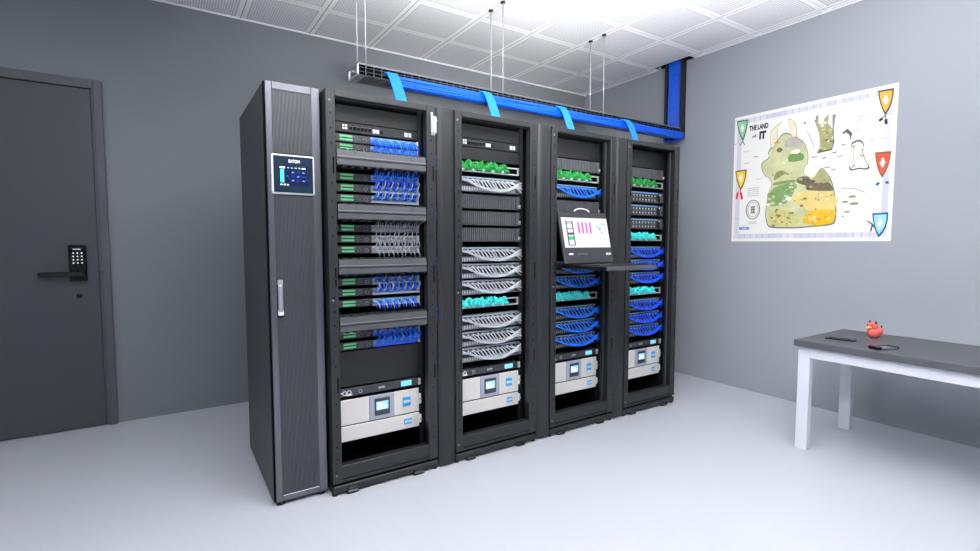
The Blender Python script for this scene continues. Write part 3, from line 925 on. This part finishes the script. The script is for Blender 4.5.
# ------------------------------------------------------------------ wall map
MAP = {
    'island':[(-0.268,2.04),(-0.246,1.997),(-0.253,1.96),(-0.207,1.931),(-0.197,1.897),(-0.21,1.848),(-0.239,1.803),(-0.253,1.804),(-0.284,1.742),(-0.258,1.674),(-0.249,1.592),(-0.24,1.521),(-0.255,1.437),(-0.291,1.4),(-0.46,1.39),(-0.596,1.398),(-0.724,1.41),(-0.747,1.452),(-0.748,1.527),(-0.734,1.635),(-0.712,1.722),(-0.685,1.778),(-0.639,1.832),(-0.62,1.808),(-0.581,1.768),(-0.534,1.79),(-0.518,1.809),(-0.531,1.862),(-0.542,1.865),(-0.544,1.942),(-0.52,2.022),(-0.487,2.061),(-0.443,2.096),(-0.377,2.131),(-0.333,2.11),(-0.312,2.079)],
    'horn_l':[(-0.268,2.04),(-0.258,2.146),(-0.279,2.189),(-0.346,2.228),(-0.313,2.188),(-0.311,2.102),(-0.296,2.059)],
    'horn_r':[(-0.416,2.118),(-0.396,2.212),(-0.4,2.239),(-0.428,2.217),(-0.451,2.179),(-0.456,2.111),(-0.438,2.094)],
    'meadow':[(-0.411,1.961),(-0.48,1.968),(-0.515,1.946),(-0.509,1.908),(-0.407,1.907)],
    'pale':[(-0.421,1.984),(-0.458,1.997),(-0.49,1.983),(-0.47,1.961),(-0.427,1.97)],
    'brow':[(-0.374,2.069),(-0.411,2.094),(-0.465,2.085),(-0.504,2.036),(-0.489,2.011),(-0.425,2.015),(-0.375,2.029)],
    'spot1':[(-0.287,2.072),(-0.306,2.082),(-0.337,2.073),(-0.318,2.062)],
    'spot2':[(-0.309,2.016),(-0.331,2.032),(-0.357,2.012),(-0.343,1.994),(-0.315,1.998)],
    'hill':[(-0.295,1.776),(-0.315,1.838),(-0.366,1.843),(-0.422,1.803),(-0.378,1.813),(-0.334,1.789)],
    'ridge':[(-0.29,1.739),(-0.313,1.757),(-0.445,1.763),(-0.457,1.748),(-0.313,1.733)],
    'forest':[(-0.297,1.711),(-0.392,1.737),(-0.478,1.74),(-0.45,1.658),(-0.398,1.582),(-0.308,1.564),(-0.252,1.58),(-0.264,1.656)],
    'peak':[(-0.568,1.731),(-0.606,1.776),(-0.639,1.829),(-0.686,1.768),(-0.708,1.723),(-0.634,1.719)],
    'brown':[(-0.468,1.747),(-0.488,1.778),(-0.55,1.777),(-0.593,1.734),(-0.692,1.724),(-0.718,1.684),(-0.722,1.652),(-0.554,1.672),(-0.543,1.706),(-0.49,1.728)],
    'plain':[(-0.461,1.651),(-0.555,1.666),(-0.729,1.64),(-0.744,1.511),(-0.581,1.512),(-0.518,1.552),(-0.458,1.589)],
    'gold':[(-0.528,1.428),(-0.542,1.472),(-0.581,1.512),(-0.744,1.511),(-0.745,1.452),(-0.72,1.413),(-0.637,1.397),(-0.585,1.409)],
    'south':[(-0.273,1.424),(-0.259,1.496),(-0.309,1.541),(-0.455,1.51),(-0.5,1.463),(-0.501,1.429),(-0.405,1.403),(-0.303,1.409)],
    'tower':[(-0.591,2.176),(-0.597,2.223),(-0.608,2.216),(-0.608,2.164),(-0.64,2.144),(-0.649,2.188),(-0.674,2.211),(-0.671,2.149),(-0.706,2.098),(-0.717,2.017),(-0.704,1.963),(-0.608,1.955),(-0.63,1.997),(-0.621,2.09)],
    'trunk':[(-0.702,2.21),(-0.724,2.211),(-0.715,2.13),(-0.717,2.062),(-0.707,2.097)],
    'bird':[(-0.77,2.066),(-0.803,2.091),(-0.834,2.054),(-0.824,2.005),(-0.817,2.044),(-0.794,2.068),(-0.785,2.055)],
    'figure':[(-0.843,1.977),(-0.883,1.985),(-0.905,1.953),(-0.901,1.912),(-0.919,1.854),(-0.941,1.809),(-0.927,1.793),(-0.884,1.802),(-0.842,1.797),(-0.831,1.823),(-0.849,1.849),(-0.852,1.912),(-0.838,1.95)],
    'sh_green':[(0.032,2.312),(-0.063,2.305),(-0.06,2.227),(-0.026,2.13),(0.016,2.217)],
    'sh_yellow':[(0.03,1.886),(-0.066,1.89),(-0.061,1.796),(-0.021,1.715),(0.019,1.804)],
    'sh_orange':[(-0.977,2.315),(-1.068,2.31),(-1.062,2.207),(-1.026,2.137),(-0.992,2.223)],
    'sh_red':[(-0.978,1.895),(-1.071,1.89),(-1.06,1.791),(-1.027,1.715),(-0.993,1.787)],
    'sh_blue':[(-0.98,1.474),(-1.072,1.476),(-1.068,1.371),(-1.024,1.305),(-0.993,1.373)],
    't_yellow':[(0.015,1.687),(-0.005,1.701),(-0.039,1.656),(-0.03,1.637)],
    't_orange':[(-1.001,2.116),(-1.031,2.095)],
    't_red':[(-1.003,1.676),(-1.057,1.681)],
    't_blue':[(-0.952,1.422),(-0.984,1.396),(-0.975,1.348)],
    'islets':[(-0.854,1.598),(-0.81,1.564),(-0.867,1.547),(-0.824,1.491),(-0.797,1.46)],
    'seal':[(-0.132,1.546),(-0.075,1.549),(-0.13,1.625)],
    'title':[(-0.079,2.217),(-0.237,2.223),(-0.124,2.153),(-0.168,2.126),(-0.219,2.18),(-0.076,2.242)],
    'brand':[(-0.017,1.378),(-0.096,1.384),(-0.016,1.406)],
    'dot':[(-0.513,2.188)],
    'line':[(-0.529,2.125),(-0.564,2.054),(-0.589,1.981)],
    'arc':[(-0.782,1.666),(-0.857,1.66),(-0.931,1.624)],
    'marks':[(-0.784,1.978),(-0.726,1.937),(-0.767,1.903),(-0.591,1.917),(-0.66,1.901),(-0.886,2.161),(-0.873,2.142),(-0.957,1.993),(-1.015,1.99),(-0.862,2.06),(-0.718,1.934),(-0.659,1.903),(-0.761,1.895),(-0.68,1.833),(-0.724,1.807),(-0.06,2.039),(-0.143,1.985),(0.038,2.122),(-0.177,1.802),(-0.147,1.982),(-0.064,1.94)],
    'chip':[(-0.301,1.459),(-0.37,1.439),(-0.479,1.446),(-0.414,1.457),(-0.485,1.582),(-0.548,1.583),(-0.63,1.556),(-0.698,1.597),(-0.345,1.655),(-0.284,1.589)],
    'edges':[(0.057,2.349),(-1.091,2.334),(0.044,1.273),(-1.096,1.284)],
    'band':[(-0.07,2.297),(-0.071,2.273),(-1.066,2.318),(-1.09,2.337),(-1.045,2.097),(-1.071,2.092)],
}
def wall_poly(name, pts, m, layer, parent, rim=None, grow=1.12, label=None):
    cy = sum(p[0] for p in pts) / len(pts); cz = sum(p[1] for p in pts) / len(pts)
    mb = MB()
    x = -.0022 - layer * .0007
    if rim:
        mb.prism([(cy + (y - cy) * grow - MC[1], cz + (z - cz) * grow - MC[2]) for y, z in pts], 'x', x, -.001, rim)
        x -= .0004
    mb.prism([(y - MC[1], z - MC[2]) for y, z in pts], 'x', x, -.001, m)
    return mb.build(name, parent, label=label)
def smooth(pts, n=3):
    """closed Catmull-Rom through the points"""
    o = []; k = len(pts)
    for i in range(k):
        a, b, c, d = (Vector(pts[(i + j) % k]) for j in (-1, 0, 1, 2))
        for s in range(n):
            u = s / n
            o.append(tuple(.5 * ((2 * b) + (-a + c) * u + (2 * a - 5 * b + 4 * c - d) * u * u + (-a + 3 * b - 3 * c + d) * u**3)))
    return o
MC = (XR, -.52, 1.81)
mp = thing('wall_map', 'large illustrated island map poster on the wall above the table', 'map', MC)
Y0, Y1, Z0, Z1 = .050, -1.093, 1.279, 2.342
my = lambda y: y - MC[1]
mz = lambda z: z - MC[2]
MB().box(-.0016, -.0002, my(Y1), my(Y0), mz(Z0), mz(Z1), 'paper').build('paper', mp)
bw, bi = .026, .064
b = MB()
b.box(-.0021, -.001, my(Y1 + bw), my(Y0 - bw), mz(Z1 - bi), mz(Z1 - bw), 'map_band').box(-.0021, -.001, my(Y1 + bw), my(Y0 - bw), mz(Z0 + bw), mz(Z0 + bi), 'map_band')
b.box(-.0021, -.001, my(Y0 - bi), my(Y0 - bw), mz(Z0 + bi), mz(Z1 - bi), 'map_band').box(-.0021, -.001, my(Y1 + bw), my(Y1 + bi), mz(Z0 + bi), mz(Z1 - bi), 'map_band')
b.build('border', mp)
isl = wall_poly('island', smooth(MAP['island']), 'ink_sage', 1, mp, 'ink_line', 1.022)
for n, key, m, l in (('horn_shape', 'horn_l', 'ink_horn', 2), ('horn_shape', 'horn_r', 'ink_horn', 2)):
    wall_poly(n, smooth(MAP[key]), m, l, isl, 'ink_line', 1.05)
for n, key, m, l in (('plain', 'plain', 'ink_straw', 2), ('south_shore', 'south', 'ink_lime', 2), ('forest', 'forest', 'ink_forest', 3), ('meadow', 'meadow', 'ink_meadow', 3), ('lake', 'pale', 'ink_pale', 4),
                     ('brow_hill', 'brow', 'ink_brow', 3), ('dune', 'spot1', 'ink_orange', 3), ('marsh', 'spot2', 'ink_brown', 3), ('wood', 'hill', 'ink_moss', 3), ('ridge', 'ridge', 'ink_moss', 3),
                     ('dark_hill', 'brown', 'ink_dark', 3), ('peak', 'peak', 'ink_olive', 4), ('gold_field', 'gold', 'ink_gold', 4)):
    wall_poly(n, smooth(MAP[key], 2), m, l, isl)
# scattered drawn tufts and huts
rnd = random.Random(21)
def inside(p, poly):
    c = False; j = len(poly) - 1
    for i in range(len(poly)):
        (a, b_), (c_, d_) = poly[i], poly[j]
        if (b_ > p[1]) != (d_ > p[1]) and p[0] < (c_ - a) * (p[1] - b_) / (d_ - b_) + a: c = not c
        j = i
    return c
def tufts(name, key, cnt, cols, s0, s1, layer, parent):
    poly = MAP[key]; mb = MB()
    ys = [p[0] for p in poly]; zs = [p[1] for p in poly]
    k = 0
    while k < cnt:
        q = (rnd.uniform(min(ys), max(ys)), rnd.uniform(min(zs), max(zs)))
        if not inside(q, poly): continue
        k += 1
        r = rnd.uniform(s0, s1); m = rnd.choice(cols); n = 7
        x = -.0022 - layer * .0007 - k * 4e-6
        mb.prism([(my(q[0] + r * 1.5 * math.cos(2 * PI * i / n) * rnd.uniform(.7, 1.2)), mz(q[1] + r * math.sin(2 * PI * i / n) * rnd.uniform(.7, 1.2))) for i in range(n)], 'x', x, -.001, m)
    o = mb.build(name, parent); o['kind'] = 'stuff'; return o
tufts('forest_texture', 'forest', 34, ['ink_meadow', 'ink_forest', 'ink_sage', 'ink_pale', 'ink_moss'], .006, .017, 5, isl)
tufts('field_texture', 'gold', 34, ['ink_orange', 'ink_gold', 'ink_straw'], .005, .011, 6, isl)
tufts('plain_texture', 'plain', 16, ['ink_gold', 'ink_orange', 'ink_pale', 'ink_brown'], .004, .01, 4, isl)
tufts('shore_texture', 'south', 26, ['ink_meadow', 'ink_brown', 'ink_straw', 'ink_line', 'ink_moss'], .004, .010, 5, isl)
tufts('hill_texture', 'brown', 26, ['ink_line', 'ink_dark', 'ink_olive'], .005, .012, 5, isl)
tufts('head_texture', 'island', 46, ['ink_meadow', 'ink_brown', 'ink_lime', 'ink_sage', 'ink_pale', 'ink_straw'], .003, .009, 1.6, isl)
tw = wall_poly('ruin_sketch', MAP['tower'], 'ink_olive', 2, mp, 'ink_line', 1.07)
tufts('ruin_texture', 'tower', 18, ['ink_moss', 'ink_horn', 'ink_line', 'ink_lime'], .005, .012, 3, tw)
wall_poly('pillar_sketch', MAP['trunk'], 'ink_soft', 2, mp)
wall_poly('bird_sketch', MAP['bird'], 'ink_line', 2, mp)
fg = wall_poly('islet_sketch', smooth(MAP['figure']), 'paper_cream', 2, mp, 'ink_line', 1.13)
tufts('islet_texture', 'figure', 9, ['ink_meadow', 'ink_moss'], .004, .008, 3, fg)
for i, (y, z) in enumerate(MAP['islets']):
    r = (.026, .022, .03, .02, .011)[i]
    wall_poly('islet', [(y + r * math.cos(a * PI / 5), z + r * .42 * math.sin(a * PI / 5) * (1 if a < 5 else .6)) for a in range(10)], 'ink_moss', 2, mp)
def stroke(name, pts, r, m, parent, layer=2):
    x = -.0022 - layer * .0006
    mb = MB()
    for a, b_ in zip(pts, pts[1:]):
        d = Vector((b_[0] - a[0], b_[1] - a[1])).normalized(); q = Vector((-d.y, d.x)) * r
        mb.prism([(my(a[0] + q.x), mz(a[1] + q.y)), (my(b_[0] + q.x), mz(b_[1] + q.y)), (my(b_[0] - q.x), mz(b_[1] - q.y)), (my(a[0] - q.x), mz(a[1] - q.y))], 'x', x, -.001, m)
    return mb.build(name, parent)
stroke('route_line', smooth(MAP['line'])[:6], .0016, 'ink_soft', mp)
stroke('route_line', MAP['arc'], .0022, 'ink_soft', mp)
wall_poly('marker_dot', [(MAP['dot'][0][0] + .009 * math.cos(a * PI / 4), MAP['dot'][0][1] + .009 * math.sin(a * PI / 4)) for a in range(8)], 'ink_meadow', 2, mp)
for i, (y, z) in enumerate(MAP['marks']):
    k = rnd.uniform(.012, .026); dark = i in (0, 1, 3, 4, 13, 14)
    s = rnd.choice((-1, 1))
    stroke('sea_mark', [(y - k, z), (y - k * .3, z + .006 * s), (y + k * .3, z - .003), (y + k, z + .007 * s)], .0024 if dark else .0014, 'ink_line' if dark else 'ink_soft', mp)
# seal
(sy, sz), (sa, _), (_, sb_) = MAP['seal']
se = None
def oval(r, w, m):
    ra, rb = abs(sa - sy) * r, abs(sb_ - sz) * r
    n = 28; mb = MB(); x = -.0036
    for i in range(n):
        a0, a1 = 2 * PI * i / n, 2 * PI * (i + 1) / n
        mb.prism([(my(sy + (ra + e) * math.cos(a)), mz(sz + (rb + e) * math.sin(a))) for a, e in ((a0, w), (a1, w), (a1, -w), (a0, -w))], 'x', x, -.001, m)
    return mb
se = oval(1, .0028, 'ink_line').build('seal', mp)
oval(.78, .0016, 'ink_soft').build('inner_ring', se)
g = MB()
for y0, z0, y1, z1 in ((-.018, -.03, .018, -.022), (-.02, .02, .02, .028), (-.012, -.022, -.004, .02), (.004, -.022, .012, .02), (-.02, -.004, .02, .003)):
    g.box(-.0037, -.001, my(sy + y0), my(sy + y1), mz(sz + z0), mz(sz + z1), 'ink_line')
g.build('seal_figure', se)
for i in range(5):
    g = MB().box(-.0028, -.001, my(sy - .045), my(sy + .05), mz(sz + .115 + i * .016), mz(sz + .118 + i * .016), 'ink_soft').build('fine_print', mp)
for i in range(2):
    MB().box(-.0028, -.001, my(sy - .035), my(sy + .035), mz(sz - .105 - i * .014), mz(sz - .102 - i * .014), 'ink_soft').build('fine_print', mp)
# lettering
ti = MAP['title']
text('THE LAND', abs(ti[1][0] - ti[0][0]), .044, 'ink_black', '-x', (-.0034, my((ti[0][0] + ti[1][0]) / 2), mz(2.226)), mp, .05)
text('of', .032, .026, 'ink_black', '-x', (-.0034, my(-.124), mz(2.158)), mp, .025)
text('IT', .056, .066, 'ink_black', '-x', (-.0034, my(-.193), mz(2.154)), mp, .07)
text('EATON', .086, .028, 'brand_blue', '-x', (-.0034, my(-.063), mz(1.391)), mp, .05)
# pennants
SH = [('sh_green', 'shield_green', 'shield_green_rim', 'green'), ('sh_yellow', 'shield_yellow', 'shield_brown_rim', 'yellow'), ('sh_orange', 'shield_orange', 'shield_dark_rim', 'orange'),
      ('sh_red', 'shield_red', 'shield_olive_rim', 'red'), ('sh_blue', 'shield_blue', 'shield_blue_rim', 'blue')]
def shield_shape(p):
    a, b_, c_, d_, e_ = p
    up = [a, b_]
    c_ = tuple(2 * Vector(c_) - .25 * (Vector(b_) + Vector(d_)) - .5 * Vector(c_)); e_ = tuple(2 * Vector(e_) - .25 * (Vector(a) + Vector(d_)) - .5 * Vector(e_))
    side1 = [tuple(Vector(b_) * (1 - t) ** 2 + 2 * t * (1 - t) * (Vector(c_) * 1.0) + Vector(d_) * t * t) for t in (.25, .5, .75)]
    side2 = [tuple(Vector(d_) * (1 - t) ** 2 + 2 * t * (1 - t) * (Vector(e_) * 1.0) + Vector(a) * t * t) for t in (.25, .5, .75)]
    return up + side1 + [d_] + side2
for key, m, rim, nm in SH:
    pts = shield_shape(MAP[key])
    s = wall_poly('pennant', pts, rim, 4, mp, label=f'{nm} pennant with darker rim')
    cy = sum(p[0] for p in pts) / len(pts); cz = sum(p[1] for p in pts) / len(pts)
    wall_poly('field', [(cy + (y - cy) * .8, cz + .004 + (z - cz) * .8) for y, z in pts], m, 6, s)
    wall_poly('crest', [(cy + .018 * math.cos(a * PI / 6) * (1, .5, .9, .6)[a % 4], cz + .012 + .034 * math.sin(a * PI / 6) * (1, .7, .9)[a % 3]) for a in range(12)], 'ink_pale' if nm != 'blue' else 'ink_horn', 8, s)
def tassel(parent, a, b_, m):
    stroke('tassel', [a, b_], .008, m, parent, 5)
tassel(mp, (.005, 1.70), (.013, 1.645), 'tassel_red'); tassel(mp, (-.022, 1.70), (-.036, 1.64), 'tassel_red')
stroke('tassel_cord', [(.005, 1.70), (-.021, 1.722), (-.022, 1.70)], .002, 'tassel_red', mp, 5)
tassel(mp, (-1.012, 2.122), (-.992, 2.108), 'ink_black'); tassel(mp, (-1.030, 2.112), (-1.034, 2.078), 'ink_black')
stroke('tassel_cord', [(-1.012, 2.122), (-1.026, 2.14), (-1.03, 2.112)], .002, 'ink_black', mp, 5)
tassel(mp, (-.995, 1.668), (-1.011, 1.684), 'shield_blue_rim'); tassel(mp, (-1.047, 1.684), (-1.066, 1.676), 'shield_blue_rim')
stroke('tassel_cord', [(.0, 2.10), (-.024, 2.132), (-.042, 2.10)], .003, 'shield_green_rim', mp, 5)
stroke('tassel_cord', [MAP['t_blue'][0], MAP['t_blue'][1], (-1.0, 1.372)], .004, 'shield_blue_rim', mp, 5); stroke('tassel_cord', [MAP['t_blue'][1], MAP['t_blue'][2]], .004, 'shield_blue_rim', mp, 5)

# ------------------------------------------------------------------ table and the things on it
TBX0, TBX1, TBY0, TBY1, TBZ = 2.43, 3.110, -2.50, -.941, .677
t = thing('table', 'grey-topped white-framed table standing under the wall map', 'table', ((TBX0 + TBX1) / 2, (TBY0 + TBY1) / 2, 0))
tx, ty = (TBX0 + TBX1) / 2, (TBY0 + TBY1) / 2
MB().box(TBX0 - tx, TBX1 - tx, TBY0 - ty, TBY1 - ty, TBZ - .038, TBZ, 'table_top', .002).build('tabletop', t)
fx0, fx1, fy0, fy1 = 2.457 - tx, TBX1 - .010 - tx, TBY0 + .012 - ty, TBY1 - .016 - ty
lw = .067
for x0, x1 in ((fx0, fx0 + .045), (fx1 - .045, fx1)):
    for y0, y1 in ((fy1 - lw, fy1), (fy0, fy0 + lw)):
        MB().box(x0, x1, y0, y1, 0, TBZ - .038, 'table_white', .003).build('leg', t)
    MB().box(x0, x1, fy0 + lw, fy1 - lw, .572, TBZ - .038, 'table_white', .003).build('apron', t)
for y0, y1 in ((fy1 - .04, fy1), (fy0, fy0 + .04)):
    MB().box(fx0 + .045, fx1 - .045, y0, y1, .572, TBZ - .038, 'table_white', .003).build('apron', t)

t = thing('rubber_duck', 'small red rubber duck with black horns and yellow bill on the table', 'rubber duck', (2.905, -1.19, TBZ))
t.rotation_euler = (0, 0, math.radians(158))      # bill towards the camera side
def duck_body(p):
    x, y, z = p
    tail = max(0, -x - .35)
    return Vector((x * (1.0 if x > 0 else 1.05), y * (1 - .35 * tail), z + tail * .75 if z > -.2 else max(z, -.86)))
MB().ball((0, 0, .034), .046, .034, .036, 'duck_red', 22, 14, duck_body).build('body', t)
MB().ball((.016, 0, .073), .028, .027, .027, 'duck_red', 18, 12).build('head', t)
bl = MB().ball((.046, 0, .068), .016, .017, .005, 'duck_yellow', 14, 8).ball((.043, 0, .062), .012, .014, .004, 'duck_yellow', 14, 8)
bl.build('bill', t)
for s in (-1, 1):
    MB().ball((.036, s * .014, .081), .005, .004, .006, 'black_gloss', 10, 8).build('eye', t)
    MB().tube([(.014, s * .016, .09), (.015, s * .019, .099), (.017, s * .019, .106)], .0075, 'black_plastic', 8, r1=.004).build('horn', t)
    MB().ball((-.008, s * .031, .042), .024, .006, .015, 'duck_red', 14, 8).build('wing', t)
MB().tube([(-.043, 0, .056), (-.052, 0, .066), (-.05, 0, .074)], .006, 'black_plastic', 8, r1=.003).build('tail_tip', t)

# folded black glasses-like tool: two long bars with a glossy middle
t = thing('pocket_tool', 'flat black pocket tool with grey middle near the end of the table', 'tool', (2.655, -1.105, TBZ))
t.rotation_euler = (0, 0, math.radians(-76)); t.scale = (.86, .86, .55)
MB().box(-.088, .088, -.028, .028, 0, .008, 'smoke_grey', .004).build('plate', t)
for y in (-.024, .024):
    k = MB().box(-.09, .09, y - .008, y + .008, .0, .016, 'black_gloss', .004)
    k.build('side_bar', t)
MB().box(-.092, -.072, -.03, .03, 0, .015, 'black_plastic', .004).build('end_cap', t)
MB().box(.058, .074, -.02, .02, .006, .012, 'silver_gloss', .002).build('clip', t)
t = thing('card_holder', 'slim black-ended device with silver top lying in front of the red duck', 'device', (2.56, -1.352, TBZ))
t.rotation_euler = (0, 0, math.radians(-24)); t.scale = (.72, .72, .8)
MB().box(-.09, .09, -.04, .04, 0, .012, 'smoke_grey', .004).build('body', t)
MB().box(-.098, -.058, -.042, .042, 0, .022, 'black_gloss', .004).build('end_block', t)
MB().box(.082, .098, -.042, .042, 0, .020, 'black_gloss', .004).build('end_cap', t)
MB().box(-.02, .088, .03, .043, 0, .019, 'black_gloss', .003).build('edge_bar', t)
MB().box(-.01, .04, -.02, .028, .012, .0145, 'silver_gloss', .001).build('top_plate', t)

# ------------------------------------------------------------------ light
def area(name, loc, rot, sx, sy, power, col=(1, 1, 1), spread=180):
    l = bpy.data.lights.new(name, 'AREA'); l.shape = 'RECTANGLE'; l.size = sx; l.size_y = sy
    l.energy = power; l.color = col; l.spread = math.radians(spread)
    o = bpy.data.objects.new(name, l); COL.objects.link(o)
    o.location = loc; o.rotation_euler = rot
    return o
EXPOSURE = 0.0
CW_ = (.95, .97, 1.0)
def aim(o, p):
    o.rotation_euler = (Vector(p) - o.location).to_track_quat('-Z', 'Y').to_euler()
area('unseen_overhead_light', (.2, -1.35, 2.95), (0, 0, 0), 1.1, 1.0, 15, CW_)
area('unseen_overhead_light', (-1.6, -.3, 2.95), (0, 0, 0), .9, .9, 12, CW_)  # unseen light added to brighten the floor at the back left
area('uplight_fill', (.45, -2.0, .9), (PI, 0, 0), 2.6, 2.2, 245, (1.0, .99, .98), 125)  # unseen mid-room light added to brighten the ceiling
aim(area('ceiling_fill', (.2, -3.2, 1.2), (0, 0, 0), .8, .3, 11, (1.0, .99, .98), 34), (1.9, 1.1, ZC))  # unseen beam added to lift the far ceiling
aim(area('ceiling_fill', (-.6, -3.0, 1.2), (0, 0, 0), .8, .3, 5, (1.0, .99, .98), 32), (.4, 1.0, ZC))  # second added beam, for the ceiling further left
aim(area('wall_fill', (-1.0, -2.6, 2.75), (0, 0, 0), .8, .5, 14, CW_, 80), (XR, -.7, 1.7))  # unseen light added to brighten the right wall


w = bpy.data.worlds.new('world'); scene.world = w; w.use_nodes = True
w.node_tree.nodes['Background'].inputs[0].default_value = (.75, .8, .9, 1)
w.node_tree.nodes['Background'].inputs[1].default_value = .3

# ------------------------------------------------------------------ camera
cam = bpy.data.cameras.new('camera'); co = bpy.data.objects.new('camera', cam); COL.objects.link(co)
cam.sensor_width = 36; cam.sensor_fit = 'HORIZONTAL'; cam.lens = 495.93 / 980 * 36
cam.clip_start = .01
co.location = (-.7766, -2.427, 1.2672)
co.rotation_euler = (PI / 2 - .0658, 0.0, -.5825)
scene.camera = co

vs = scene.view_settings
vs.view_transform = 'Standard'; vs.look = 'None'; vs.gamma = 1; vs.use_curve_mapping = False
vs.exposure = EXPOSURE
